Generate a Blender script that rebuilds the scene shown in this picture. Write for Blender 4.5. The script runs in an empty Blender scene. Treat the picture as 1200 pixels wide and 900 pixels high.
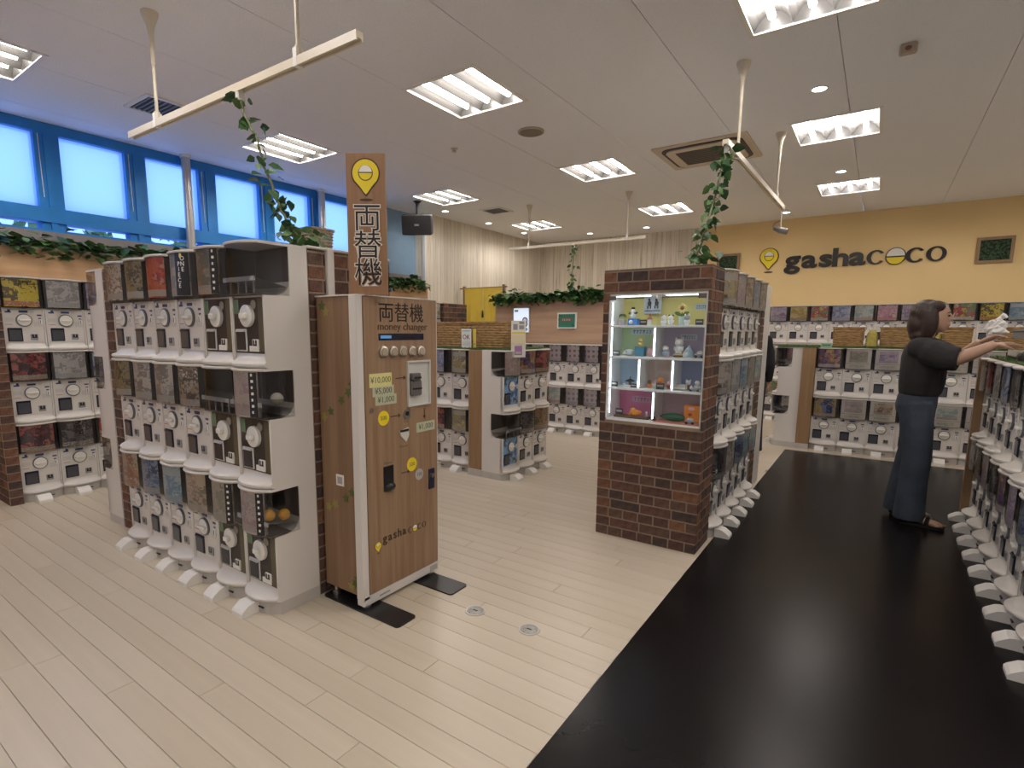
import bpy, math, random
from mathutils import Vector, Matrix
random.seed(7)
S = bpy.context.scene
COL = S.collection
PI = math.pi
# ------------------------------------------------------------------ camera
YAW, PITCH, ROLL, FPX, CX, CY = -0.62412, -0.143103, 0.00483943, 636.998, 567.32, 478.71
_f = Vector((math.sin(YAW)*math.cos(PITCH), math.cos(YAW)*math.cos(PITCH), math.sin(PITCH)))
_r = Vector((math.cos(YAW), -math.sin(YAW), 0)); _u = _r.cross(_f)
_r2 = math.cos(ROLL)*_r + math.sin(ROLL)*_u; _u2 = -math.sin(ROLL)*_r + math.cos(ROLL)*_u
cd = bpy.data.cameras.new('camera'); cam = bpy.data.objects.new('camera', cd); COL.objects.link(cam)
cam.matrix_world = Matrix(((_r2.x, _u2.x, -_f.x, 0), (_r2.y, _u2.y, -_f.y, 0), (_r2.z, _u2.z, -_f.z, 1.35), (0, 0, 0, 1)))
cd.sensor_width = 36; cd.sensor_fit = 'HORIZONTAL'; cd.lens = FPX*36/1200
cd.shift_x = (600-CX)/1200; cd.shift_y = (CY-450)/1200; cd.clip_start = .02
S.camera = cam
# ------------------------------------------------------------------ sky, exposure
w = bpy.data.worlds.new('sky'); S.world = w; w.use_nodes = True
w.node_tree.nodes['Background'].inputs[0].default_value = (.245, .43, 1.0, 1)
w.node_tree.nodes['Background'].inputs[1].default_value = 2.0
S.view_settings.view_transform = 'Standard'; S.view_settings.look = 'None'
S.view_settings.exposure = 0.35; S.view_settings.gamma = 1; S.view_settings.use_curve_mapping = False
TUBE = 46.0      # strength of the fluorescent tubes
CEIL = 3.06

# ------------------------------------------------------------------ materials
MATS = {}
def mat(name, col, rough=.5, metal=0, bump=0, bscale=60, var=0, vscale=8, spec=.5, emit=None, estr=0, coat=0, vstretch=None):
    if name in MATS: return MATS[name]
    m = bpy.data.materials.new(name); m.use_nodes = True; MATS[name] = m
    nt = m.node_tree; b = nt.nodes['Principled BSDF']
    b.inputs['Base Color'].default_value = (*col, 1); b.inputs['Roughness'].default_value = rough
    b.inputs['Metallic'].default_value = metal; b.inputs['Specular IOR Level'].default_value = spec
    if coat: b.inputs['Coat Weight'].default_value = coat
    if emit: b.inputs['Emission Color'].default_value = (*emit, 1); b.inputs['Emission Strength'].default_value = estr
    if var or bump:
        tc = nt.nodes.new('ShaderNodeTexCoord'); mp = nt.nodes.new('ShaderNodeMapping')
        nt.links.new(tc.outputs['Object'], mp.inputs[0])
        if vstretch: mp.inputs['Scale'].default_value = vstretch
    if var:
        n = nt.nodes.new('ShaderNodeTexNoise'); n.inputs['Scale'].default_value = vscale; n.inputs['Detail'].default_value = 5
        nt.links.new(mp.outputs[0], n.inputs[0])
        r = nt.nodes.new('ShaderNodeValToRGB')
        r.color_ramp.elements[0].position = .3; r.color_ramp.elements[1].position = .7
        r.color_ramp.elements[0].color = (*[c*(1-var) for c in col], 1); r.color_ramp.elements[1].color = (*[min(1, c*(1+var)) for c in col], 1)
        nt.links.new(n.outputs[0], r.inputs[0]); nt.links.new(r.outputs[0], b.inputs['Base Color'])
    if bump:
        n2 = nt.nodes.new('ShaderNodeTexNoise'); n2.inputs['Scale'].default_value = bscale; n2.inputs['Detail'].default_value = 3
        nt.links.new(mp.outputs[0], n2.inputs[0])
        bp = nt.nodes.new('ShaderNodeBump'); bp.inputs['Strength'].default_value = bump; bp.inputs['Distance'].default_value = .01
        nt.links.new(n2.outputs[0], bp.inputs['Height']); nt.links.new(bp.outputs[0], b.inputs['Normal'])
    return m

def wood(name, c0, c1, axis=2, scale=7, rough=.45, ring=1):
    """grain running along the given axis"""
    m = bpy.data.materials.new(name); m.use_nodes = True; MATS[name] = m
    nt = m.node_tree; b = nt.nodes['Principled BSDF']; b.inputs['Roughness'].default_value = rough
    tc = nt.nodes.new('ShaderNodeTexCoord'); mp = nt.nodes.new('ShaderNodeMapping'); nt.links.new(tc.outputs['Object'], mp.inputs[0])
    s = [scale*4]*3; s[axis] = scale*.18; mp.inputs['Scale'].default_value = s
    n = nt.nodes.new('ShaderNodeTexNoise'); n.inputs['Scale'].default_value = 1; n.inputs['Detail'].default_value = 6; n.inputs['Roughness'].default_value = .6
    nt.links.new(mp.outputs[0], n.inputs[0])
    r = nt.nodes.new('ShaderNodeValToRGB'); r.color_ramp.elements[0].position = .33; r.color_ramp.elements[1].position = .66
    r.color_ramp.elements[0].color = (*c0, 1); r.color_ramp.elements[1].color = (*c1, 1)
    nt.links.new(n.outputs[0], r.inputs[0]); nt.links.new(r.outputs[0], b.inputs['Base Color'])
    return m

def clear(name, tint, fac=.12, rough=.05):
    m = bpy.data.materials.new(name); m.use_nodes = True; MATS[name] = m
    nt = m.node_tree; nt.nodes.remove(nt.nodes['Principled BSDF']); o = nt.nodes['Material Output']
    t = nt.nodes.new('ShaderNodeBsdfTransparent'); t.inputs[0].default_value = (*tint, 1)
    g = nt.nodes.new('ShaderNodeBsdfGlossy'); g.inputs['Roughness'].default_value = rough; g.inputs[0].default_value = (.9, .9, .9, 1)
    f = nt.nodes.new('ShaderNodeLayerWeight'); f.inputs[0].default_value = .25
    mm = nt.nodes.new('ShaderNodeMath'); mm.operation = 'MULTIPLY_ADD'; mm.inputs[1].default_value = .45; mm.inputs[2].default_value = fac*.35
    nt.links.new(f.outputs['Fresnel'], mm.inputs[0])
    x = nt.nodes.new('ShaderNodeMixShader'); nt.links.new(mm.outputs[0], x.inputs[0]); nt.links.new(t.outputs[0], x.inputs[1]); nt.links.new(g.outputs[0], x.inputs[2])
    nt.links.new(x.outputs[0], o.inputs[0]); return m

def frosted(name, col):
    m = bpy.data.materials.new(name); m.use_nodes = True; MATS[name] = m
    nt = m.node_tree; nt.nodes.remove(nt.nodes['Principled BSDF']); o = nt.nodes['Material Output']
    t = nt.nodes.new('ShaderNodeBsdfTranslucent'); t.inputs[0].default_value = (*col, 1)
    p = nt.nodes.new('ShaderNodeBsdfTransparent'); p.inputs[0].default_value = (.95, .97, 1, 1)
    x = nt.nodes.new('ShaderNodeMixShader'); x.inputs[0].default_value = .45
    nt.links.new(t.outputs[0], x.inputs[1]); nt.links.new(p.outputs[0], x.inputs[2]); nt.links.new(x.outputs[0], o.inputs[0]); return m

def poster(name, pal, style='blob', head=None, foot=None, sc=5):
    """flat print: palette patches in the middle, title band at the top, caption band at the bottom"""
    m = bpy.data.materials.new(name); m.use_nodes = True; MATS[name] = m
    nt = m.node_tree; L = nt.links; b = nt.nodes['Principled BSDF']; b.inputs['Roughness'].default_value = .35
    uv = nt.nodes.new('ShaderNodeUVMap'); sep = nt.nodes.new('ShaderNodeSeparateXYZ'); L.new(uv.outputs[0], sep.inputs[0])
    oi = nt.nodes.new('ShaderNodeObjectInfo'); ad = nt.nodes.new('ShaderNodeVectorMath'); ad.operation = 'ADD'
    sc1 = nt.nodes.new('ShaderNodeMath'); sc1.operation = 'MULTIPLY'; sc1.inputs[1].default_value = 37.0
    L.new(oi.outputs['Random'], sc1.inputs[0]); L.new(uv.outputs[0], ad.inputs[0]); L.new(sc1.outputs[0], ad.inputs[1])
    r = nt.nodes.new('ShaderNodeValToRGB'); r.color_ramp.interpolation = 'CONSTANT'
    while len(r.color_ramp.elements) < len(pal): r.color_ramp.elements.new(.5)
    if style == 'dots':
        v = nt.nodes.new('ShaderNodeTexVoronoi'); v.inputs['Scale'].default_value = sc; v.inputs['Randomness'].default_value = .12
        L.new(uv.outputs[0], v.inputs[0]); L.new(v.outputs['Distance'], r.inputs[0])
        for i, c in enumerate(pal): r.color_ramp.elements[i].position = i*.78/len(pal); r.color_ramp.elements[i].color = (*c, 1)
    else:
        v = nt.nodes.new('ShaderNodeTexVoronoi'); v.distance = 'CHEBYCHEV'; v.inputs['Scale'].default_value = sc*.95; v.inputs['Randomness'].default_value = .8
        n = nt.nodes.new('ShaderNodeTexNoise'); n.inputs['Scale'].default_value = sc*2.6; n.inputs['Detail'].default_value = 5
        L.new(ad.outputs[0], v.inputs[0]); L.new(ad.outputs[0], n.inputs[0])
        sv = nt.nodes.new('ShaderNodeSeparateColor'); L.new(v.outputs['Color'], sv.inputs[0])
        av = nt.nodes.new('ShaderNodeMath'); av.operation = 'MULTIPLY_ADD'; av.inputs[1].default_value = .62; L.new(sv.outputs[0], av.inputs[0])
        nv = nt.nodes.new('ShaderNodeMath'); nv.operation = 'MULTIPLY_ADD'; nv.inputs[1].default_value = .75; nv.inputs[2].default_value = -.2; L.new(n.outputs[0], nv.inputs[0]); L.new(nv.outputs[0], av.inputs[2])
        L.new(av.outputs[0], r.inputs[0])
        for i, c in enumerate(pal): r.color_ramp.elements[i].position = i/len(pal); r.color_ramp.elements[i].color = (*c, 1)
    out = r.outputs[0]
    def band(out, lo, hi, col, detail):
        ge = nt.nodes.new('ShaderNodeMath'); ge.operation = 'GREATER_THAN'; ge.inputs[1].default_value = lo; L.new(sep.outputs['Y'], ge.inputs[0])
        le = nt.nodes.new('ShaderNodeMath'); le.operation = 'LESS_THAN'; le.inputs[1].default_value = hi; L.new(sep.outputs['Y'], le.inputs[0])
        mu = nt.nodes.new('ShaderNodeMath'); mu.operation = 'MULTIPLY'; L.new(ge.outputs[0], mu.inputs[0]); L.new(le.outputs[0], mu.inputs[1])
        n = nt.nodes.new('ShaderNodeTexNoise'); n.inputs['Scale'].default_value = 9; mp = nt.nodes.new('ShaderNodeMapping'); mp.inputs['Scale'].default_value = (2.2, 4, 1)
        L.new(ad.outputs[0], mp.inputs[0]); L.new(mp.outputs[0], n.inputs[0])
        r2 = nt.nodes.new('ShaderNodeValToRGB'); r2.color_ramp.interpolation = 'CONSTANT'
        r2.color_ramp.elements[0].color = (*col, 1); r2.color_ramp.elements[1].position = .57; r2.color_ramp.elements[1].color = (*detail, 1)
        L.new(n.outputs[0], r2.inputs[0])
        mx = nt.nodes.new('ShaderNodeMix'); mx.data_type = 'RGBA'; L.new(mu.outputs[0], mx.inputs[0]); L.new(out, mx.inputs[6]); L.new(r2.outputs[0], mx.inputs[7])
        return mx.outputs[2]
    if head: out = band(out, .74, .93, head, tuple(1-c*.8 for c in head))
    if foot: out = band(out, .03, .2, foot, tuple(.7-c*.6 for c in foot))
    L.new(out, b.inputs['Base Color']); return m

white = mat('white_plastic', (.68, .645, .605), .35, var=.02, vscale=3)
white2 = mat('white_metal_paint', (.78, .76, .72), .4)
grey = mat('grey_plinth', (.50, .47, .44), .5, var=.06)
dark = mat('dark_liner', (.035, .032, .036), .4)
midgrey = mat('hopper_grey', (.30, .30, .31), .35)
navy = mat('navy_plastic', (.012, .016, .035), .25)
ringm = mat('dial_ring', (.14, .145, .165), .3)
blues = mat('sticker_blue', (.03, .06, .19), .4)
stgrey = mat('sticker_grey', (.42, .40, .38), .5)
black = mat('black_paint', (.012, .011, .012), .35)
yellow = mat('logo_yellow', (.83, .66, .02), .4)
capsw = mat('capsule_white', (.82, .8, .75), .3)
brownl = mat('outline_brown', (.06, .035, .02), .4)
camo = mat('dark_brown_face', (.028, .02, .017), .35, var=.6, vscale=14)
olive = mat('olive_strip', (.10, .085, .045), .4)
chrome = mat('brushed_metal', (.62, .60, .56), .28, metal=1)
casem = clear('case_plastic', (.80, .80, .80))
glassm = clear('cabinet_glass', (.97, .98, .98), .05)
woodf = wood('changer_oak', (.25, .148, .083), (.35, .225, .135), 2, 8)
woodb = wood('board_oak', (.50, .30, .155), (.60, .38, .205), 1, 5)
woodx = wood('board_oak_cross', (.40, .255, .16), (.48, .32, .205), 0, 5)
woodt = wood('trim_oak', (.26, .155, .075), (.34, .21, .11), 2, 8)
BR = [mat('brick_%d' % i, c, .8, bump=.6, bscale=70, var=.45, vscale=24) for i, c in enumerate([(.115, .055, .038), (.085, .042, .032), (.15, .068, .04), (.06, .036, .032), (.105, .06, .042), (.185, .085, .045)])]
mortar = mat('mortar', (.28, .215, .155), .9, bump=.4, bscale=120, var=.15)
leafm = [mat('leaf_%d' % i, c, .5, var=.25, vscale=30) for i, c in enumerate([(.045, .12, .03), (.07, .17, .045), (.03, .085, .03), (.10, .19, .06)])]
stemm = mat('vine_stem', (.22, .24, .12), .6)
turfm = mat('artificial_turf', (.085, .13, .03), .9, bump=1, bscale=300, var=.4, vscale=120)
rattan = mat('rattan', (.36, .22, .09), .7, bump=.9, bscale=90, var=.45, vscale=45, vstretch=(.5, .5, 2))
skinm = mat('skin', (.50, .31, .22), .5, var=.06, vscale=12)

# ------------------------------------------------------------------ mesh builder
class MB:
    def __init__(s): s.v = []; s.f = []; s.m = []; s.uv = {}; s.mi = 0
    def add(s, vs, fs, mi=None):
        o = len(s.v); s.v += [tuple(v) for v in vs]
        for f in fs: s.f.append(tuple(i+o for i in f)); s.m.append(s.mi if mi is None else mi)
        return s
    def box(s, x0, x1, y0, y1, z0, z1, mi=None):
        vs = [(x, y, z) for z in (z0, z1) for y in (y0, y1) for x in (x0, x1)]
        return s.add(vs, [(0, 2, 3, 1), (4, 5, 7, 6), (0, 1, 5, 4), (2, 6, 7, 3), (0, 4, 6, 2), (1, 3, 7, 5)], mi)
    def bbox(s, x0, x1, y0, y1, z0, z1, b, mi=None):
        """box with chamfered edges"""
        vs = []; idx = {}
        for sx in (0, 1):
            for sy in (0, 1):
                for sz in (0, 1):
                    X = (x0, x1)[sx]; Y = (y0, y1)[sy]; Z = (z0, z1)[sz]; ix = b*(1-2*sx); iy = b*(1-2*sy); iz = b*(1-2*sz)
                    for k, p in enumerate(((X, Y+iy, Z+iz), (X+ix, Y, Z+iz), (X+ix, Y+iy, Z))): idx[sx, sy, sz, k] = len(vs); vs.append(p)
        f = []
        for a in (0, 1):
            f.append([idx[a, 0, 0, 0], idx[a, 1, 0, 0], idx[a, 1, 1, 0], idx[a, 0, 1, 0]]); f.append([idx[0, a, 0, 1], idx[1, a, 0, 1], idx[1, a, 1, 1], idx[0, a, 1, 1]])
            f.append([idx[0, 0, a, 2], idx[1, 0, a, 2], idx[1, 1, a, 2], idx[0, 1, a, 2]])
            for c in (0, 1):
                f.append([idx[0, a, c, 1], idx[1, a, c, 1], idx[1, a, c, 2], idx[0, a, c, 2]]); f.append([idx[a, 0, c, 0], idx[a, 1, c, 0], idx[a, 1, c, 2], idx[a, 0, c, 2]])
                f.append([idx[a, c, 0, 0], idx[a, c, 1, 0], idx[a, c, 1, 1], idx[a, c, 0, 1]])
                for d in (0, 1): f.append([idx[a, c, d, k] for k in range(3)])
        ce = Vector(((x0+x1)/2, (y0+y1)/2, (z0+z1)/2)); out = []
        for q in f:
            P = [Vector(vs[i]) for i in q]; n = (P[1]-P[0]).cross(P[2]-P[0])
            out.append(tuple(q) if n.dot(sum(P, Vector())/len(P)-ce) > 0 else tuple(reversed(q)))
        return s.add(vs, out, mi)
    def loft(s, rings, cap0=True, cap1=True, closed=True, mi=None):
        n = len(rings[0]); vs = [p for r in rings for p in r]; fs = []
        for k in range(len(rings)-1):
            for i in range(n if closed else n-1):
                j = (i+1) % n; fs.append((k*n+i, k*n+j, (k+1)*n+j, (k+1)*n+i))
        if cap0: fs.append(tuple(reversed(range(n))))
        if cap1: fs.append(tuple((len(rings)-1)*n+i for i in range(n)))
        return s.add(vs, fs, mi)
    def tube(s, pts, rad, n=8, mi=None, cap=True, flat=1):
        """swept tube through points; rad a number or a list"""
        pts = [Vector(p) for p in pts]; rings = []; ref = None
        for i, p in enumerate(pts):
            t = (pts[min(i+1, len(pts)-1)]-pts[max(i-1, 0)]).normalized()
            if ref is None: ref = Vector((0, 0, 1)) if abs(t.z) < .9 else Vector((1, 0, 0))
            a = t.cross(ref).normalized(); b = t.cross(a).normalized(); ref = -b if False else ref
            r = rad[i] if isinstance(rad, (list, tuple)) else rad
            rings.append([p+a*math.cos(2*PI*k/n)*r+b*math.sin(2*PI*k/n)*r*flat for k in range(n)])
        return s.loft(rings, cap, cap, mi=mi)
    def ell(s, c, r, nu=14, nv=9, mi=None, zmin=-1, zmax=1):
        rings = []; a0 = math.asin(zmin); a1 = math.asin(zmax)
        for k in range(nv+1):
            a = a0+(a1-a0)*k/nv
            rings.append([(c[0]+r[0]*max(math.cos(a), .001)*math.cos(2*PI*i/nu), c[1]+r[1]*max(math.cos(a), .001)*math.sin(2*PI*i/nu), c[2]+r[2]*math.sin(a)) for i in range(nu)])
        return s.loft(rings, mi=mi)
    def prism(s, poly, d0, d1, axis=0, mi=None):
        """poly: 2D points in the plane of the two other axes, extruded along axis from d0 to d1"""
        def P(p, d): return {0: (d, p[0], p[1]), 1: (p[0], d, p[1]), 2: (p[0], p[1], d)}[axis]
        ar = sum(poly[i][0]*poly[(i+1) % len(poly)][1]-poly[(i+1) % len(poly)][0]*poly[i][1] for i in range(len(poly)))
        if (ar < 0) != (axis == 1): poly = poly[::-1]
        n = len(poly); vs = [P(p, d0) for p in poly]+[P(p, d1) for p in poly]
        fs = [(i, (i+1) % n, n+(i+1) % n, n+i) for i in range(n)]+[tuple(reversed(range(n))), tuple(range(n, 2*n))]
        return s.add(vs, fs, mi)
    def xf(s, M, start=0):
        for i in range(start, len(s.v)): s.v[i] = tuple(M @ Vector(s.v[i]))
        return s
    def mesh(s, name, mats, smooth=False, fix=False):
        me = bpy.data.meshes.new(name); me.from_pydata(s.v, [], s.f)
        for m in (mats if isinstance(mats, (list, tuple)) else [mats]): me.materials.append(m)
        me.polygons.foreach_set('material_index', s.m)
        if s.uv:
            ul = me.uv_layers.new(name='UVMap')
            for lp in me.loops: ul.data[lp.index].uv = s.uv.get(lp.vertex_index, (0, 0))
        if fix:
            import bmesh
            bm = bmesh.new(); bm.from_mesh(me); bmesh.ops.recalc_face_normals(bm, faces=bm.faces); bm.to_mesh(me); bm.free()
        me.update()
        if smooth:
            me.polygons.foreach_set('use_smooth', [True]*len(me.polygons))
            try: me.set_sharp_from_angle(angle=math.radians(40))
            except Exception: pass
        return me
def ob(name, me, parent=None, loc=None, rz=0, omat=None):
    o = bpy.data.objects.new(name, me); COL.objects.link(o)
    if parent: o.parent = parent
    if loc is not None: o.location = loc
    if rz: o.rotation_euler = (0, 0, rz)
    if omat: o.material_slots[0].link = 'OBJECT'; o.material_slots[0].material = omat
    return o
def tag(o, label, cat, group=None, kind=None):
    o['label'] = label
    if cat: o['category'] = cat
    if group: o['group'] = group
    if kind: o['kind'] = kind
    return o
def empty(name, loc, label, cat, group=None, rz=0):
    o = bpy.data.objects.new(name, None); COL.objects.link(o); o.location = loc; o.rotation_euler = (0, 0, rz); o.empty_display_size = .1
    return tag(o, label, cat, group)
def struct(name, me, label=None):
    o = ob(name, me); o['kind'] = 'structure'
    if label: o['label'] = label
    return o
def text_mesh(txt, size, depth=.002, off=0, align='CENTER', mats=None, name='lettering', sx=1, shear=0):
    cu = bpy.data.curves.new(name, 'FONT'); cu.body = txt; cu.size = size; cu.extrude = depth; cu.offset = off
    cu.align_x = align; cu.align_y = 'CENTER'; cu.resolution_u = 3; cu.shear = shear
    o = bpy.data.objects.new(name, cu); COL.objects.link(o); bpy.context.view_layer.update()
    me = bpy.data.meshes.new_from_object(o.evaluated_get(bpy.context.evaluated_depsgraph_get()))
    bpy.data.objects.remove(o); bpy.data.curves.remove(cu)
    me.materials.clear(); me.materials.append(mats or black); me.name = name
    if sx != 1: me.transform(Matrix.Diagonal((sx, 1, 1, 1)))
    return me
FACE_NY = Matrix.Rotation(PI/2, 4, 'X')                                     # text readable from -Y
FACE_PX = Matrix.Rotation(PI/2, 4, 'Z') @ Matrix.Rotation(PI/2, 4, 'X')      # text readable from +X
def circle(r, n=24, cx=0, cz=0, a0=0, a1=2*PI, rx=None):
    full = abs(a1-a0-2*PI) < 1e-6
    return [(cx+(rx or r)*math.cos(a0+(a1-a0)*i/(n if full else n-1)), cz+r*math.sin(a0+(a1-a0)*i/(n if full else n-1))) for i in range(n)]
ORD = ['first', 'second', 'third', 'fourth', 'fifth', 'sixth', 'seventh', 'eighth', 'ninth', 'tenth', 'eleventh', 'twelfth']

# ================================================================== STRUCTURE
# ---- floor: pale planks along X, then the black sheet
plankm = []
for i, c in enumerate([(.58, .505, .395), (.60, .525, .415), (.565, .49, .38)]):
    plankm.append(wood('pale_plank_%d' % i, tuple(x*.95 for x in c), tuple(min(1, x*1.04) for x in c), 0, 3.5, .32))
sub = MB().box(-6.1, 3.6, -3.2, 10.0, -.12, -.004).mesh('floor', mat('plank_joint', (.34, .285, .225), .8))
floor = struct('floor', sub, 'pale wood plank floor of the shop')
BX, BY = -.773, 7.03           # left and far edges of the black floor sheet
planks = []
PW, PL = .1, 1.82
ny = 0; y = -.32
rp = random.Random(3)
while y < 9.8:
    x = -5.87 - rp.uniform(0, PL)
    right = BX if y < BY-.05 else 2.2
    if y < BY-.05 and y > -.3 and (x2 := .9):
        planks.append((.9, 2.2, y)); planks.append((2.2, 3.45, y))
    while x < right:
        a, b = max(x, -5.87), min(x+PL, right)
        if b-a > .03: planks.append((a, b, y))
        x += PL
    y += PW
def vis_key(p):
    cxp, cyp = (p[0]+p[1])/2, p[2]+PW/2
    d = Vector((cxp, cyp, -1.35)); dep = d.dot(_f)
    if dep < .3: return -1
    px = d.dot(_r2)/dep*FPX+CX; py = -d.dot(_u2)/dep*FPX+CY
    if px < -60 or px > 1260 or py > 930: return -1
    if -4.3 < cxp < -1.9 and 1.4 < cyp < 2.25: return -1
    return (p[1]-p[0])*PW*1.35/dep**3
planks.sort(key=vis_key, reverse=True)
cache = {}
rest = MB()
for i, (a, b, y) in enumerate(planks):
    g = .0009
    if i < 290:
        k = round(b-a, 2)
        if k not in cache: cache[k] = MB().bbox(0, k-2*g, 0, PW-2*g, -.012, 0, .0012).mesh('plank', plankm[0])
        ob('plank', cache[k], floor, (a+g, y+g, 0), omat=plankm[rp.choice((0, 0, 1, 2))])
    else:
        rest.box(a+g, b-g, y+g, y+PW-g, -.012, 0, rp.choice((0, 0, 1, 2)))
o = ob('planks', rest.mesh('planks', plankm), floor); o['kind'] = 'stuff'
blackf = mat('black_vinyl', (.009, .0075, .0078), .26, bump=.05, bscale=25, var=.3, vscale=2.5, spec=.15)
struct('floor_black_sheet', MB().box(BX, .9, -3.2, BY, -.02, .003).mesh('floor_black_sheet', blackf), 'black vinyl sheet flooring of the wide aisle')

# ---- lamps grid
LX, LY = [-4.75, -2.62, -.45, 1.7], [-1.27, 1.06, 3.39, 5.72, 8.05]
LW, LD = .325, .345
fixt = [(x, y) for x in LX for y in LY]
# ---- ceiling panels with holes for the lamps
ceilm = mat('ceiling_board', (.86, .862, .885), .9, bump=.5, bscale=140, var=.05, vscale=170)
seams = [-6.1, -5.53, -4.665, -3.8, -2.935, -2.07, -1.205, -.34, .525, 1.39, 2.255, 3.12, 3.6]
ceiling = struct('ceiling', MB().box(-6.1, 3.6, -3.2, 10, CEIL+.14, CEIL+.2).mesh('ceiling', ceilm), 'speckled white board ceiling')
for a, b in zip(seams[:-1], seams[1:]):
    m = MB(); g = .002; a += g; b -= g
    xs = {a, b}; ys = {-3.2, 10.0}
    for fx, fy in fixt:
        for v in (fx-LW, fx+LW):
            if a < v < b: xs.add(v)
        ys |= {fy-LD, fy+LD}
    xs = sorted(xs); ys = sorted(ys)
    for x0, x1 in zip(xs[:-1], xs[1:]):
        run = None
        for y0, y1 in zip(ys[:-1], ys[1:]):
            if any(abs((x0+x1)/2-fx) < LW and abs((y0+y1)/2-fy) < LD for fx, fy in fixt): continue
            m.box(x0, x1, y0, y1, CEIL, CEIL+.012)
    ob('ceiling_panel', m.mesh('ceiling_panel', ceilm), ceiling)

# ---- walls
WX = -5.85
wallw = mat('white_wall', (.66, .62, .56), .8, var=.03)
bluew = mat('blue_grey_wall', (.28, .43, .60), .8, var=.04)
framem = mat('flare_tinted_frame', (.018, .215, .58), .5, var=.08)  # blue is daylight flare over dark frames, put into the base colour
wl = struct('wall_left', MB().box(WX-.15, WX, -3.2, 9.75, 0, 2.15).mesh('wall_left', wallw), 'low wall under the strip of windows')
struct('wall_left_panel', MB().box(WX-.15, WX+.03, 5.32, 6.28, 2.15, CEIL+.01).mesh('wall_left_panel', bluew), 'blue grey wall panel after the windows')
def boards(name, axis):
    """white-washed wood print: vertical boards of uneven tone with small grey knots"""
    m = bpy.data.materials.new(name); m.use_nodes = True; nt = m.node_tree; L = nt.links; b = nt.nodes['Principled BSDF']; b.inputs['Roughness'].default_value = .75
    tc = nt.nodes.new('ShaderNodeTexCoord'); sp = nt.nodes.new('ShaderNodeSeparateXYZ'); L.new(tc.outputs['Object'], sp.inputs[0])
    q = nt.nodes.new('ShaderNodeMath'); q.operation = 'MULTIPLY'; q.inputs[1].default_value = 1/.085; L.new(sp.outputs['XY'[axis]], q.inputs[0])
    fl = nt.nodes.new('ShaderNodeMath'); fl.operation = 'FLOOR'; L.new(q.outputs[0], fl.inputs[0])
    wn = nt.nodes.new('ShaderNodeTexWhiteNoise'); wn.noise_dimensions = '1D'; L.new(fl.outputs[0], wn.inputs['W'])
    r = nt.nodes.new('ShaderNodeValToRGB'); r.color_ramp.elements[0].color = (.66, .60, .50, 1); r.color_ramp.elements[1].color = (.80, .74, .63, 1); L.new(wn.outputs['Value'], r.inputs[0])
    mp = nt.nodes.new('ShaderNodeMapping'); sc = [42, 42, 1.8]; mp.inputs['Scale'].default_value = sc; L.new(tc.outputs['Object'], mp.inputs[0])
    n = nt.nodes.new('ShaderNodeTexNoise'); n.inputs['Scale'].default_value = 1; n.inputs['Detail'].default_value = 5; L.new(mp.outputs[0], n.inputs[0])
    r2 = nt.nodes.new('ShaderNodeValToRGB'); r2.color_ramp.elements[0].position = .24; r2.color_ramp.elements[0].color = (.5, .46, .42, 1); r2.color_ramp.elements[1].position = .44; r2.color_ramp.elements[1].color = (1, 1, 1, 1); L.new(n.outputs[0], r2.inputs[0])
    mx = nt.nodes.new('ShaderNodeMix'); mx.data_type = 'RGBA'; mx.blend_type = 'MULTIPLY'; mx.inputs[0].default_value = 1; L.new(r.outputs[0], mx.inputs[6]); L.new(r2.outputs[0], mx.inputs[7])
    fr = nt.nodes.new('ShaderNodeMath'); fr.operation = 'FRACT'; L.new(q.outputs[0], fr.inputs[0])
    lt = nt.nodes.new('ShaderNodeMath'); lt.operation = 'LESS_THAN'; lt.inputs[1].default_value = .07; L.new(fr.outputs[0], lt.inputs[0])
    m2 = nt.nodes.new('ShaderNodeMix'); m2.data_type = 'RGBA'; L.new(lt.outputs[0], m2.inputs[0]); L.new(mx.outputs[2], m2.inputs[6]); m2.inputs[7].default_value = (.52, .46, .39, 1)
    L.new(m2.outputs[2], b.inputs['Base Color']); return m
struct('wall_left_boards', MB().box(WX-.15, -5.62, 6.28, 9.75, 0, CEIL+.01).mesh('wall_left_boards', boards('whitewash_boards_y', 1)), 'white-washed board wall beside the yellow curtain')
struct('trim_1', MB().box(-5.66, -5.612, 6.262, 6.282, 0, CEIL).mesh('trim_1', mat('white_trim', (.8, .8, .8), .5)), 'white corner strip of the board wall')
YB = 9.75
struct('wall_back_boards', MB().box(-5.62, -2.52, YB, YB+.15, 0, CEIL+.01).mesh('wall_back_boards', boards('whitewash_boards_x', 0)), 'white-washed board wall at the back')
struct('wall_back', MB().box(-2.52, 3.6, YB, YB+.15, 0, CEIL+.01).mesh('wall_back', mat('yellow_wall', (.84, .63, .315), .8, var=.025, vscale=2)), 'plain yellow back wall with the shop sign')
brightw = mat('bright_white_wall', (.85, .83, .79), .8)
struct('wall_right', MB().box(3.45, 3.6, -3.2, 9.75, 0, CEIL+.01).mesh('wall_right', brightw), 'plain white side wall')
struct('wall_front', MB().box(-6.0, 3.45, -3.2, -3.05, 0, CEIL+.01).mesh('wall_front', brightw), 'plain white wall of the shop front')
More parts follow.
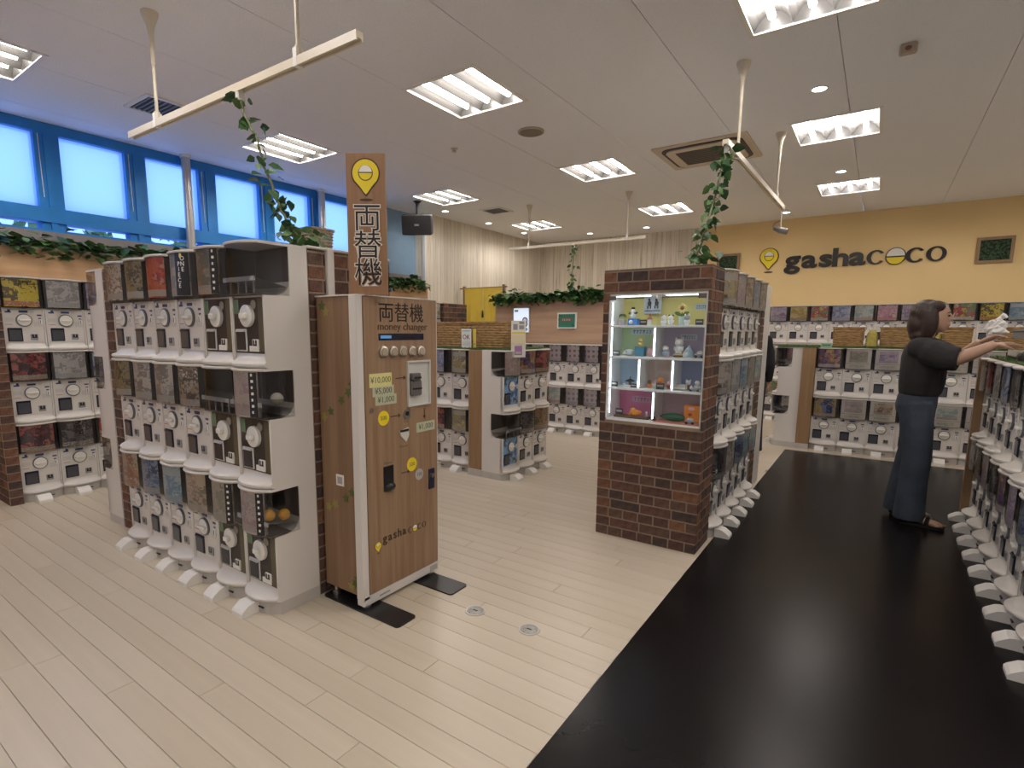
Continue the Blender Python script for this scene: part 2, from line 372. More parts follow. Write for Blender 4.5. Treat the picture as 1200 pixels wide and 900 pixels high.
# ---- strip of windows
WP = .683
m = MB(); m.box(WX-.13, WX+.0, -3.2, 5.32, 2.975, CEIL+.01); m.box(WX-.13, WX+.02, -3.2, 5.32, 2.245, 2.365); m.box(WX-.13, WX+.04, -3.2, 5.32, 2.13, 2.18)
struct('trim_2', m.mesh('trim_2', framem), 'dark rails of the window strip, daylight flare painted in blue')
struct('window_sill', MB().box(WX-.02, WX+.13, -3.2, 6.28, 2.07, 2.15).mesh('window_sill', mat('grey_sill', (.27, .24, .23), .6)), 'grey sill ledge under the windows')
fglass = frosted('blind_film', (.80, .90, .96)); cglass = clear('window_glass', (.95, .97, 1), .05)
wi = 0
for k in range(-6, 6):
    y0 = 1.183+WP*k; y1 = y0+.505
    wi += 1
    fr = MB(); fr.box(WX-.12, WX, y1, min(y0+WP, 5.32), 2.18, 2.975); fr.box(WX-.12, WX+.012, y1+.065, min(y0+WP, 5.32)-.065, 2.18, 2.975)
    wn_ = struct('window_%d' % wi, fr.mesh('window', framem), 'high window with pale frosted blind and dark frame painted with blue flare')
    ob('blind', MB().box(WX-.055, WX-.05, y0, y1, 2.365, 2.975).mesh('blind', fglass), wn_)
    ob('pane', MB().box(WX-.085, WX-.08, y0, min(y0+WP, 5.3), 2.18, 2.25).mesh('pane', cglass), wn_)
    ob('bead_chain', MB().tube([(WX+.006, y1+.03, 2.96), (WX+.008, y1+.032, 2.6), (WX+.006, y1+.036, 2.45)], .003, 5).mesh('bead_chain', white2), wn_)
# hedge outside, seen through the low panes
hm = MB(); rh = random.Random(11)
for i in range(420):
    c = Vector((-8.1+rh.uniform(-.35, .35), rh.uniform(-1, 7), rh.uniform(1.9, 2.62)))
    for q in range(3):
        d = Vector((rh.uniform(-1, 1), rh.uniform(-1, 1), rh.uniform(-1, 1))).normalized()*.12; e = d.cross(Vector((rh.uniform(-1, 1), .3, 1))).normalized()*.06
        hm.add([c-d, c+e, c+d, c-e], [(0, 1, 2, 3)])
hedge = empty('hedge', (-8.1, 3, 0), 'green hedge outside behind the low window panes', 'hedge')
o = ob('foliage', hm.mesh('foliage', mat('hedge_leaf', (.22, .33, .13), .6, var=.5, vscale=6)), hedge, (8.1, -3, 0)); o['kind'] = 'stuff'
st = MB()
for k in range(9): st.tube([(0, -4+k, 0), (.05, -4+k, 1.2), (0, -3.9+k, 2.4)], [.05, .04, .02], 6)
ob('trunks', st.mesh('trunks', mat('bark', (.12, .08, .05), .9)), hedge)

# steel posts before the windows
for i, (py, lab) in enumerate(((2.89, 'round steel post before the windows, above the capsule racks'), (4.53, 'round steel post before the windows, behind the woven box'))):
    p = empty('steel_post', (WX+.085, py, 2.15), lab, 'post', 'steel posts before the windows')
    ob('shaft', MB().tube([(0, 0, -.002), (0, 0, CEIL-2.15)], .042, 20).mesh('shaft', mat('post_steel', (.52, .50, .47), .35, metal=.6)), p)
    ob('collar', MB().tube([(0, 0, CEIL-2.175), (0, 0, CEIL-2.15)], .05, 20).mesh('collar', white2), p)

# ================================================================== CEILING FITTINGS
tubem = mat('tube_light', (1, 1, 1), .5, emit=(1, .925, .865), estr=TUBE)
reflm = mat('lamp_reflector', (.06, .058, .055), .35); lframe = mat('lamp_frame', (.82, .80, .77), .45)
def lamp_meshes():
    f = MB(); t = .028
    f.box(-LW, LW, -LD, -LD+t, -.006, .006); f.box(-LW, LW, LD-t, LD, -.006, .006); f.box(-LW, -LW+t, -LD+t, LD-t, -.006, .006); f.box(LW-t, LW, -LD+t, LD-t, -.006, .006)
    r = MB(); n = 8; w3 = (2*LW-2*t)/3
    r.box(-LW+.005, -LW+t, -LD+.005, LD-.005, 0, .11); r.box(LW-t, LW-.005, -LD+.005, LD-.005, 0, .11)
    r.box(-LW+t, LW-t, -LD+.005, -LD+t, 0, .11); r.box(-LW+t, LW-t, LD-t, LD-.005, 0, .11)
    for k in range(3):
        x0 = -LW+t+k*w3; pr = []
        for i in range(n+1):
            u = i/n; pr.append((x0+u*w3, .012+.085*(1-abs(2*u-1)**2.2)))
        for i in range(n): r.add([(pr[i][0], -LD+t, pr[i][1]), (pr[i+1][0], -LD+t, pr[i+1][1]), (pr[i+1][0], LD-t, pr[i+1][1]), (pr[i][0], LD-t, pr[i][1])], [(0, 1, 2, 3)])
    ts = []
    for k in range(3):
        xc = -LW+t+(k+.5)*w3
        ts.append(MB().tube([(xc, -LD+.075, .05), (xc, LD-.075, .05)], .0195, 12).mesh('tube', tubem, True))
    return f.mesh('frame', lframe), r.mesh('reflector', reflm), ts
lf, lr, lts = lamp_meshes()
caplab = {}
for fx, fy in fixt:
    row = {-1.27: 'behind the shop front', 1.06: 'in the row nearest the shop front', 3.39: 'in the row over the money changer', 5.72: 'in the row over the turf island', 8.05: 'in the row before the back wall'}[fy]
    colm = {-4.75: 'on the window side', -2.62: 'second from the windows', -.45: 'over the black aisle', 1.7: 'farthest from the windows'}[fx]
    if fx > 1 and fy > 6.5 and False: continue
    L_ = empty('ceiling_light', (fx, fy, CEIL), 'recessed three-tube ceiling light %s, %s' % (row, colm), 'light', 'recessed ceiling lights')
    ob('frame', lf, L_); ob('reflector', lr, L_)
    for t in lts: ob('tube', t, L_)
# downlights
dm = mat('downlight_glow', (1, 1, 1), .5, emit=(1, .88, .74), estr=14)
dring = MB(); dring.loft([[(x*s, z*s, d) for x, z in circle(.055, 20)] for s, d in ((1, 0), (1, -.006), (.82, -.006), (.8, .0)) ], False, False); dring = dring.mesh('ring', lframe)
dlens = MB().loft([[(x, z, -.001) for x, z in circle(.045, 20)], [(x, z, -.003) for x, z in circle(.043, 20)]]).mesh('lens', dm)
for i, (x, y, lab) in enumerate(((-5.28, 6.34, 'small round downlight beside the hanging loudspeaker at the board wall'), (-5.28, 7.43, 'small round downlight by the board wall, middle one of three'), (-5.27, 8.5, 'small round downlight in the far corner by the board wall'),
        (-4.33, 9.2, 'small round downlight close to the back board wall, near the hanging rail'), (-3.31, 9.2, 'small round downlight by the back board wall, near the yellow wall'), (-.5, 4.75, 'small round downlight over the black aisle between two tube lights'), (-.49, 7.23, 'small round downlight over the black aisle towards the yellow wall'), (-1.25, 9.2, 'small round downlight above the yellow wall sign'))):
    d = empty('downlight', (x, y, CEIL), lab, 'light', 'round downlights'); ob('ring', dring, d); ob('lens', dlens, d)
# air conditioner cassette
ac = empty('air_conditioner', (-1.5, 5.75, CEIL), 'beige ceiling cassette air conditioner with dark slot and grille', 'air conditioner')
acm = mat('ac_plastic', (.62, .52, .40), .5)
def rrect(hx, hy, r, n=6):
    p = []
    for cx, cy, a in ((hx-r, hy-r, 0), (-hx+r, hy-r, 90), (-hx+r, -hy+r, 180), (hx-r, -hy+r, 270)):
        for i in range(n+1): t = math.radians(a+90*i/n); p.append((cx+r*math.cos(t), cy+r*math.sin(t)))
    return p
def slab(poly, z0, z1, me, mt): return MB().prism(poly, z0, z1, 2).mesh(me, mt)
ob('panel', slab(rrect(.42, .4, .02), -.012, .004, 'panel', acm), ac)
ob('slot', slab(rrect(.36, .34, .1), -.018, -.011, 'slot', mat('ac_slot', (.03, .025, .035), .5)), ac)
ob('grille_frame', slab(rrect(.325, .305, .09), -.028, -.012, 'grille_frame', acm), ac)
gs = MB().box(-.24, .24, -.22, .22, -.0295, -.027).mesh('grille', mat('ac_grille', (.09, .075, .06), .6))
ob('grille', gs, ac)
sl = MB().box(-.24, .24, -.006, .006, -.034, -.029).mesh('slat', mat('ac_slat', (.17, .14, .11), .6))
for k in range(10): ob('slat', sl, ac, (0, -.2+k*.0445, 0))
# square vents
for vx, vy, s, lab, n in ((-4.71, 2.21, .2, 'square ceiling air vent with white rim near the windows', 9), (-4.64, 6.72, .18, 'square grey ceiling vent near the board wall', 8)):
    v = empty('ceiling_vent', (vx, vy, CEIL), lab, 'vent', 'square ceiling vents')
    f = MB()
    for a in ((-s, s, -s, -s+.03), (-s, s, s-.03, s), (-s, -s+.03, -s+.03, s-.03), (s-.03, s, -s+.03, s-.03)): f.box(*a, -.012, .004)
    ob('rim', f.mesh('rim', white2), v); ob('backing', MB().box(-s+.02, s-.02, -s+.02, s-.02, -.003, .003).mesh('backing', mat('vent_dark', (.05, .05, .06), .7)), v)
    slm = MB().box(-s+.03, s-.03, -.006, .006, -.01, -.002).mesh('slat', mat('vent_slat', (.20, .20, .21), .5))
    for k in range(n): ob('slat', slm, v, (0, -s+.05+k*(2*s-.1)/(n-1), 0))
# round ceiling speaker, detector, sensor
sp = empty('ceiling_speaker', (-2.61, 4.3, CEIL), 'round beige ceiling speaker grille flush with the ceiling', 'speaker')
ob('rim', MB().loft([[(x*s, z*s, d) for x, z in circle(.115, 28)] for s, d in ((1, .002), (1, -.008), (.9, -.012))], True, True).mesh('rim', mat('speaker_rim', (.40, .35, .28), .6)), sp)
ob('grille', MB().loft([[(x*s, z*s, d) for x, z in circle(.1, 28)] for s, d in ((1, -.011), (.97, -.015), (.5, -.018))]).mesh('grille', mat('speaker_grille', (.25, .21, .165), .7, bump=.5, bscale=300)), sp)
sn = empty('ceiling_sensor', (-.01, 4.36, CEIL), 'small beige box sensor on the ceiling over the black aisle', 'sensor')
ob('housing', MB().bbox(-.045, .045, -.035, .035, -.05, .002, .01).mesh('housing', mat('sensor_beige', (.45, .36, .28), .5)), sn); ob('lens', MB().ell((0, -.03, -.03), (.02, .012, .014), 10, 6).mesh('lens', mat('sensor_lens', (.25, .1, .06), .3)), sn)
sn = empty('sprinkler_head', (-3.44, 4.27, CEIL), 'tiny chrome sprinkler head on the ceiling before the far lights', 'sprinkler')
ob('plate', MB().loft([[(x*s, z*s, d) for x, z in circle(.035, 16)] for s, d in ((1, .002), (1, -.006), (.5, -.014))]).mesh('plate', chrome), sn); ob('nozzle', MB().tube([(0, 0, -.01), (0, 0, -.035)], [.012, .02], 10).mesh('nozzle', chrome), sn)
# hanging loudspeaker
sp = empty('loudspeaker', (-5.2, 5.66, CEIL), 'black loudspeaker box hanging from the ceiling by the board wall', 'speaker')
ob('bracket', MB().tube([(0, 0, .002), (0, 0, -.03), (0, 0, -.2)], [.06, .025, .02], 10).mesh('bracket', black), sp)
b = MB().bbox(-.2, .2, -.1, .1, -.13, .13, .012); b.xf(Matrix.Translation((0, 0, -.3)) @ Matrix.Rotation(math.radians(35), 4, 'Z') @ Matrix.Rotation(math.radians(14), 4, 'X'))
ob('cabinet', b.mesh('cabinet', mat('speaker_black', (.02, .018, .018), .6, bump=.3, bscale=200)), sp)
b = MB().box(-.03, .03, -.104, -.099, -.012, .012); b.xf(Matrix.Translation((0, 0, -.3)) @ Matrix.Rotation(math.radians(35), 4, 'Z') @ Matrix.Rotation(math.radians(14), 4, 'X'))
ob('badge', b.mesh('badge', chrome), sp)
# hanging rails
railm = mat('rail_cream', (.68, .61, .48), .4)
def rail(p0, p1, rods, z, lab):
    c = (Vector(p0)+Vector(p1))/2; r = empty('hanging_rail', (c.x, c.y, z), lab, 'rail', 'hanging lighting rails')
    d = (Vector(p1)-Vector(p0)); L = d.length/2; ang = math.atan2(d.y, d.x)
    tr = MB().box(-L, L, -.018, .018, -.012, .014); tr.box(-L, L, -.018, -.01, -.022, -.012); tr.box(-L, L, .01, .018, -.022, -.012)
    tr.xf(Matrix.Rotation(ang, 4, 'Z')); ob('track', tr.mesh('track', railm), r)
    for q in rods:
        x, y = q[0]-c.x, q[1]-c.y
        rd = ob('rod', MB().tube([(x, y, .012), (x, y, .06), (x, y, .06), (x, y, .3), (x, y, .302), (x, y, CEIL-z)], [.016, .016, .009, .009, .0125, .0125], 10).mesh('rod', railm), r)
        ob('ceiling_cup', MB().tube([(x, y, CEIL-z-.12), (x, y, CEIL-z-.07), (x, y, CEIL-z-.02), (x, y, CEIL-z+.002)], [.013, .02, .04, .045], 14).mesh('ceiling_cup', railm, True), rd)
        ob('clamp', MB().box(x-.013, x+.013, y-.02, y+.02, -.024, .05).mesh('clamp', white2), rd)
    return r
rail((-3.72, 1.555), (-1.75, 1.585), ((-3.39, 1.56), (-2.13, 1.58)), 2.49, 'cream hanging rail over the capsule racks beside the money changer')
rail((-.868, 3.72), (-.84, 5.93), ((-.86, 4.03), (-.845, 5.57)), 2.5, 'cream hanging rail over the lit display cabinet rack')
rail((-4.40, 6.70), (-2.44, 6.79), ((-4.08, 6.715), (-2.68, 6.78)), 2.5, 'cream hanging rail over the ivy-topped wood board')
# clips and spot on the rails
sp = empty('track_spotlight', (-.843, 5.9, 2.48), 'small grey spotlight on a thin stem under the rail end', 'spotlight')
ob('stem', MB().tube([(0, 0, 0), (0, .01, -.1), (0, .02, -.17)], .006, 8).mesh('stem', railm), sp)
ob('head', MB().tube([(-.055, .02, -.16), (0, .02, -.185), (.06, .02, -.205)], [.02, .03, .028], 12).mesh('head', mat('spot_grey', (.2, .19, .18), .4, metal=.5)), sp)
ob('wire', MB().tube([(0, .01, -.1), (-.05, .01, -.12), (-.065, .015, -.15), (-.05, .02, -.17)], .003, 5).mesh('wire', black), sp)

# ================================================================== CAPSULE MACHINES
HW, DEP, TH, BASE = .131, .30, .557, .06
def outline(yf, c, back=DEP, hw=HW, n=15):
    p = [(-hw, back)]
    for i in range(n): t = -1+2*i/(n-1); p.append((hw*t, yf+c*abs(t)**2.4))
    p.append((hw, back)); return p
def lofto(m, levels, back=DEP, caps=(True, True), hw=HW, mi=None):
    m.loft([[(x, y, z) for x, y in outline(yf, c, back, hw)] for z, yf, c in levels], *caps, mi=mi)
b = MB()
lofto(b, [(0, .03, .048), (.005, .01, .052), (.014, .002, .054), (.022, .002, .054), (.027, .008, .052), (.031, .028, .042), (.042, .058, .018), (.06, .073, .003), (.3255, .074, .003)])
for sx in (-1, 1): b.bbox(min(sx*.1195, sx*HW), max(sx*.1195, sx*HW), .066, .1, .02, .3255, .002)
arc = [(.20-.075+.075*math.cos(t), .326+.075+.075*math.sin(t)) for t in [0, -PI/8, -PI/4, -3*PI/8, -PI/2]]
b.prism([(DEP, .3255), (DEP, .546), (.20, .546)]+arc, -HW, HW, 0)
lofto(b, [(.545, .001, .054), (.549, -.002, .054), (.554, -.002, .054), (TH, .004, .054)])
M_body = b.mesh('body', white, True, True)
b = MB(); lofto(b, [(.326, .014, .046), (.36, .005, .053), (.545, .003, .054)], .2, (False, False)); M_case = b.mesh('case', casem, True, True)
def curved(x0, x1, z0, z1, inset, n=11):
    m = MB(); vs = []
    for i in range(n):
        x = x0+(x1-x0)*i/(n-1); y = .006+.053*abs(x/HW)**2.4+inset
        for z, v in ((z0, 0), (z1, 1)): m.uv[len(vs)] = (i/(n-1), v); vs.append((x, y, z))
    m.add(vs, [(2*i, 2*i+2, 2*i+3, 2*i+1) for i in range(n-1)]); return m
pw_ = poster('poster_plain', [(.6, .5, .4), (.4, .3, .3)])
M_poster = curved(-.124, .072, .337, .543, .004).mesh('poster', pw_, True)
M_poster_long = curved(-.126, .1, .337, .543, .004).mesh('poster', pw_, True)
M_poster_wide = curved(-.112, .1, .335, .54, .007).mesh('poster', pw_, True)
M_small = curved(-.082, .082, .405, .525, .005).mesh('poster', pw_, True)
fm = curved(-.115, .115, .332, .542, .007); M_frame = fm.mesh('card_frame', mat('card_white', (.74, .70, .66), .4), True)
M_band = curved(-.075, .06, .35, .375, .0055).mesh('price_strip', poster('price_strip', [(.72, .68, .6), (.35, .5, .3), (.75, .7, .6), (.6, .3, .25)], sc=9), True)
M_line = curved(-.112, .1, .388, .3905, .005).mesh('card_slot', black, True)
l_ = MB().add([(-HW+.004, .066, .327), (HW-.004, .066, .327), (HW-.004, .066, .544), (-HW+.004, .066, .544)], [(0, 1, 2, 3)]); M_liner = l_.mesh('liner', dark)
l_ = MB().add([(-HW+.003, .198, .327), (HW-.003, .198, .327), (HW-.003, .198, .544), (-HW+.003, .198, .544)], [(0, 1, 2, 3)]); l_.box(-HW+.003, HW-.003, .04, .198, .327, .333)
M_liner_open = l_.mesh('liner', mat('smoky_liner', (.09, .08, .078), .5))
h_ = MB(); h_.add([(-HW+.005, .03, .40), (HW-.005, .03, .40), (HW-.005, .195, .365), (-HW+.005, .195, .365)], [(0, 1, 2, 3)]); h_.box(-HW+.006, HW-.006, .03, .036, .385, .405)
for k in range(4): h_.box(-.1+k*.06, -.094+k*.06, .05, .056, .332, .39)
M_hopper = h_.mesh('hopper', midgrey)
M_plate = MB().bbox(-.119, .119, .0425, .0465, .066, .317, .0015).mesh('face_plate', white)
d_ = MB(); d_.tube([(0, .0435, .235), (0, .033, .235), (0, .031, .235)], [.049, .049, .046], 28); M_ring = d_.mesh('dial', ringm, True, True)
d_ = MB(); d_.tube([(0, .034, .235), (0, .0305, .235), (0, .0295, .235)], [.0425, .0425, .0405], 24); d_.bbox(-.036, .036, .012, .0305, .227, .243, .004); M_knob = d_.mesh('knob', capsw, True, True)
def outlet(mouth):
    m = MB(); m.bbox(-.105, -.016, .036, .044, .074, .176, .003); m.bbox(-.098, -.023, .034, .037, .08, .165, .002, 1); m.box(-.096, -.025, .030, .036, .163, .17, 0)
    return m.mesh('outlet', mouth, fix=True)
M_outlet = outlet([navy, mat('outlet_flap', (.07, .073, .085), .2)])
M_outlet_clear = outlet([mat('scoop_clear', (.58, .57, .56), .3), mat('scoop_dark', (.02, .022, .03), .2)])
c_ = MB(); c_.bbox(.03, .076, .034, .044, .085, .13, .003); c_.box(.037, .069, .0335, .036, .1, .127, 1); c_.box(.05, .056, .033, .036, .108, .127, 0); M_return = c_.mesh('coin_return', [midgrey, black])
c_ = MB()
for x0, x1, z0, z1, mi in ((-.108, -.072, .289, .300, 0), (-.092, -.076, .300, .314, 0), (-.026, .028, .291, .306, 0), (.045, .066, .289, .309, 1), (.083, .112, .268, .279, 0), (.09, .107, .246, .254, 0), (.062, .113, .185, .222, 1), (-.114, -.062, .222, .252, 1), (-.112, -.07, .2, .204, 2)):
    c_.box(x0, x1, .0412, .0428, z0, z1, mi)
M_stick = c_.mesh('instruction_stickers', [blues, mat('faint_print', (.60, .575, .55), .5), mat('red_print', (.45, .2, .16), .5)])
M_slot = MB().bbox(.088, .112, .036, .044, .205, .240, .003).box(.098, .101, .0345, .037, .21, .235, 1).mesh('coin_slot', [white2, black])
M_dark_print = [('side_strip', MB().box(.078, .12, .0405, .0428, .075, .315).mesh('side_strip', olive)), ('sticker', MB().box(-.115, -.075, .0405, .0428, .245, .31).mesh('sticker', mat('green_print', (.14, .22, .13), .5))), ('price_card', MB().box(.005, .075, .036, .041, .075, .1).mesh('price_card', capsw)), ('emblem', MB().tube([(.045, .0428, .285), (.045, .0395, .285)], .02, 14).mesh('emblem', mat('emblem_grey', (.3, .27, .23), .4)))]
c_ = MB(); c_.tube([(0, .043, .235), (0, .028, .235), (0, .025, .235)], [.05, .05, .046], 24); c_.bbox(-.02, .02, .004, .026, .222, .248, .004); M_oval = c_.mesh('dial', capsw, True, True)
for q_ in [M_plate, M_ring, M_knob, M_outlet, M_outlet_clear, M_return, M_stick, M_slot, M_oval]+[d for n_, d in M_dark_print]: q_.transform(Matrix.Translation((0, .028, 0)))
M_foot = MB().prism([(-.062, 0), (-.062, .02), (-.054, .03), (-.022, .052), (-.006, .056), (.03, .056), (.03, 0)], -.066, .024, 0).mesh('foot_weight', mat('foot_white', (.78, .755, .72), .35), False)
b = MB(); lofto(b, [(0, .026, .05), (BASE, .026, .05)], DEP); b.box(.0, .06, .0225, .03, .028, .034, 1); M_base = b.mesh('base', [grey, black], True, True)

PAL = {
 'tan': ([(.42, .31, .21), (.58, .47, .36), (.30, .2, .13), (.7, .6, .48)], 'blob', None, (.5, .42, .34)),
 'umber': ([(.20, .15, .08), (.33, .26, .13), (.10, .08, .05), (.4, .33, .2)], 'blob', None, (.52, .46, .4)),
 'red': ([(.50, .05, .03), (.62, .13, .05), (.35, .03, .03), (.65, .3, .2)], 'blob', None, (.55, .42, .3)),
 'slate': ([(.42, .45, .5), (.3, .34, .4), (.55, .52, .48), (.22, .24, .3)], 'blob', None, (.5, .44, .36)),
 'rust': ([(.38, .2, .09), (.18, .17, .11), (.5, .3, .16), (.26, .3, .28)], 'blob', None, (.42, .33, .26)),
 'brown': ([(.22, .15, .10), (.4, .3, .22), (.12, .09, .08), (.5, .42, .36)], 'blob', (.2, .14, .1), (.45, .35, .28)),
 'paper': ([(.55, .5, .45), (.3, .26, .24), (.62, .56, .5), (.42, .4, .42)], 'blob', None, (.5, .45, .4)),
 'pinkish': ([(.58, .5, .48), (.5, .36, .37), (.62, .54, .5), (.45, .4, .45)], 'blob', (.55, .45, .42), (.55, .46, .42)),
 'orange': ([(.55, .32, .2), (.62, .5, .4), (.4, .2, .12), (.66, .56, .46)], 'blob', None, (.5, .25, .14)),
 'blue': ([(.12, .2, .38), (.3, .38, .5), (.08, .1, .2), (.5, .5, .5)], 'blob', None, (.4, .4, .42)),
 'sky': ([(.36, .5, .6), (.2, .33, .46), (.5, .6, .62), (.3, .42, .5)], 'blob', (.5, .58, .6), (.32, .42, .5)),
 'peach': ([(.6, .45, .34), (.28, .27, .2), (.65, .52, .4), (.5, .3, .26)], 'blob', None, (.52, .42, .34)),
 'sand': ([(.48, .42, .33), (.36, .34, .27), (.55, .48, .4), (.26, .25, .2)], 'blob', None, (.5, .44, .36)),
 'yellow': ([(.72, .55, .04), (.78, .64, .1), (.15, .12, .08), (.75, .6, .05)], 'blob', None, (.62, .22, .08)),
 'crimson': ([(.32, .06, .07), (.08, .05, .06), (.5, .15, .12), (.2, .05, .07)], 'blob', None, (.42, .32, .2)),
 'night': ([(.05, .045, .05), (.15, .14, .15), (.03, .03, .035), (.3, .28, .27)], 'blob', None, (.25, .22, .2)),
 'silver': ([(.52, .5, .49), (.62, .6, .58), (.38, .37, .37), (.68, .66, .64)], 'blob', None, (.5, .5, .5)),
 'lilac': ([(.45, .36, .5), (.6, .54, .62), (.33, .25, .42), (.66, .5, .58)], 'blob', (.5, .36, .56), (.5, .42, .5)),
 'pink': ([(.68, .32, .45), (.75, .5, .56), (.5, .18, .36), (.8, .66, .68)], 'blob', (.66, .3, .45), (.7, .3, .3)),
 'mint': ([(.48, .6, .54), (.64, .66, .6), (.36, .47, .5), (.7, .6, .58)], 'blob', None, (.6, .36, .33)),
 'periwinkle': ([(.34, .4, .6), (.5, .54, .66), (.24, .26, .46), (.58, .52, .62)], 'blob', None, (.45, .42, .55)),
 'festival': ([(.7, .66, .6), (.5, .12, .1), (.2, .35, .2), (.75, .55, .1)], 'blob', None, (.6, .55, .5)),
 'gold': ([(.66, .52, .2), (.5, .36, .14), (.72, .6, .32), (.6, .44, .2)], 'blob', None, (.4, .25, .2)),
 'faces': ([(.20, .13, .10), (.28, .2, .15), (.55, .47, .5), (.52, .46, .52), (.54, .48, .52)], 'dots', (.5, .44, .5), (.42, .38, .44)),
 'icons': ([(.42, .28, .3), (.3, .25, .35), (.58, .54, .58), (.6, .57, .6), (.6, .57, .6)], 'dots', (.58, .5, .54), (.46, .42, .5)),
 'game': ([(.1, .07, .14), (.2, .14, .26), (.45, .22, .14), (.6, .45, .2)], 'blob', None, (.6, .5, .5)),
 'cobalt': ([(.06, .08, .22), (.2, .26, .46), (.5, .36, .12), (.12, .1, .2)], 'blob', None, (.5, .38, .25)),
 'lemon': ([(.72, .62, .3), (.5, .4, .2), (.3, .3, .25), (.78, .7, .45)], 'blob', (.6, .56, .5), (.55, .5, .46)),
}
POST = {k: poster('poster_'+k, v[0], v[1], v[2], v[3], 4.2 if v[1] == 'blob' else 3.0) for k, v in PAL.items()}
TIER = {3: ('bottom', 'middle', 'top'), 2: ('lower', 'upper')}
MACH = {}
def machine(loc, rz, post, label, group, kind='white', opened=False, wide=False):
    r = empty('capsule_machine', loc, label, 'capsule machine', group, rz); MACH[tuple(round(v, 2) for v in loc)] = r
    ob('body', M_body, r); ob('case', M_case, r)
    if opened: ob('liner', M_liner_open, r); ob('hopper', M_hopper, r)
    else: ob('liner', M_liner, r)
    if kind == 'framed':
        fr = ob('card_frame', M_frame, r); ob('poster', M_small, fr, omat=POST[post]); ob('price_strip', M_band, fr); ob('card_slot', M_line, fr)
    elif post: ob('poster', M_poster_wide if wide is True else M_poster_long if wide else M_poster, r, omat=POST[post])
    if kind == 'dark':
        ob('face_plate', M_plate, r, omat=camo); [ob(a, q, r) for a, q in M_dark_print]; ob('dial', M_oval, r); ob('outlet', M_outlet_clear, r); ob('coin_return', M_return, r, omat=capsw)
    else:
        ob('face_plate', M_plate, r, omat=FPM if kind == 'printed' else None)
        dl = ob('dial', M_ring, r); ob('knob', M_knob, dl)
        ob('outlet', M_outlet, r); ob('coin_return', M_return, r); ob('coin_slot', M_slot, r)
        if kind != 'printed': ob('instruction_stickers', M_stick, r)['kind'] = 'stuff'
    return r
FPM = mat('blue_comic_print', (.14, .3, .55), .35, var=.9, vscale=16)
# a bolder red and blue print
nt = FPM.node_tree
for n in nt.nodes:
    if n.type == 'VALTORGB':
        n.color_ramp.interpolation = 'CONSTANT'; n.color_ramp.elements[0].color = (.06, .10, .24, 1); n.color_ramp.elements[1].color = (.62, .16, .08, 1); n.color_ramp.elements[0].position = 0; n.color_ramp.elements[1].position = .66
        e = n.color_ramp.elements.new(.45); e.color = (.2, .42, .66, 1)
def stand(loc, rz, label, group):
    r = empty('machine_stand', loc, label, 'machine stand', group, rz); ob('base', M_base, r); ob('foot_weight', M_foot, r); return r
def run(first, step, n, rz, tiers, posts, where, group, kinds=None, opened=(), pitch=.265, wide=False, only=None):
    """first: floor point under the front centre of column one; step: unit direction of the columns"""
    d = Vector(step)
    for c in range(n):
        p = Vector(first)+d*pitch*c
        stand(p, rz, 'grey plinth with white wedge foot, %s column %s' % (ORD[c], where), group+', plinths')
        for t in range(tiers):
            k = kinds(c, t) if kinds else 'white'; po = posts(c, t)
            desc = {'white': 'white', 'framed': 'white card-framed', 'dark': 'dark-faced', 'printed': 'blue-printed'}[k]
            machine((p.x, p.y, BASE+t*TH), rz, po, '%s capsule machine, %s tier, %s column %s' % (desc, TIER[tiers][t], ORD[c], where), group, k, (c, t) in opened or c in opened, wide)
def seq(*rows):
    """rows listed from the top tier down"""
    R = [r.split() for r in rows][::-1]
    return lambda c, t: (lambda v: None if v == '-' else v)(R[t % len(R)][c % len(R[t % len(R)])])
cycle = ['lilac', 'gold', 'festival', 'periwinkle', 'mint', 'pink', 'lilac', 'pinkish', 'festival', 'yellow', 'sky', 'silver']

# --- block beside the money changer (front row faces the camera side); columns counted from the changer
Y1 = 1.335
run((-2.335, Y1, 0), (-1, 0, 0), 6, 0, 3, seq('- rust slate red umber tan', 'pinkish - brown paper paper umber', 'pinkish sand peach sky blue orange'), 'from the money changer', 'capsule machines beside the money changer',
    lambda c, t: 'dark' if c < 2 else 'white', opened=(0, (1, 1)), wide='long')
# its window-side end row and rear row
run((-4.39, 1.46+.1325, 0), (0, 1, 0), 2, -PI/2, 3, seq('tan paper', 'brown tan', 'paper sand'), 'of the block end facing the windows', 'capsule machines at the block end', opened=(0,))
run((-2.335, 2.225, 0), (-1, 0, 0), 2, PI, 3, seq('- tan', 'sand paper', 'red blue'), 'of the row behind the money changer', 'capsule machines behind the money changer', opened=(0,))
# --- two columns under the windows
run((-5.235, 1.22+.1325, 0), (0, 1, 0), 4, PI/2, 3, seq('yellow silver lilac tan', 'crimson silver blue paper', 'crimson night red sand'), 'of the rack under the windows', 'capsule machines under the windows', wide=True)
# --- rack beside the lit cabinet
run((-.745, 3.62+.134, 0), (0, 1, 0), 5, PI/2, 3, seq('lemon pinkish tan slate sand', 'paper silver sky sand mint', 'night paper blue sky mint'), 'from the lit display cabinet', 'capsule machines beside the lit display cabinet', pitch=.268, opened=(0,))
# --- turf island in the middle
run((-3.185, 4.0, 0), (-1, 0, 0), 3, 0, 2, seq('lemon periwinkle silver', 'lemon crimson paper'), 'from the oak trim of the turf island', 'front capsule machines of the turf island')
run((-2.585, 3.97+.1325, 0), (0, 1, 0), 3, PI/2, 2, seq('pinkish game crimson', '- night rust'), 'along the aisle side of the turf island', 'side capsule machines of the turf island', lambda c, t: 'printed' if c == 0 else 'white', opened=(0,))
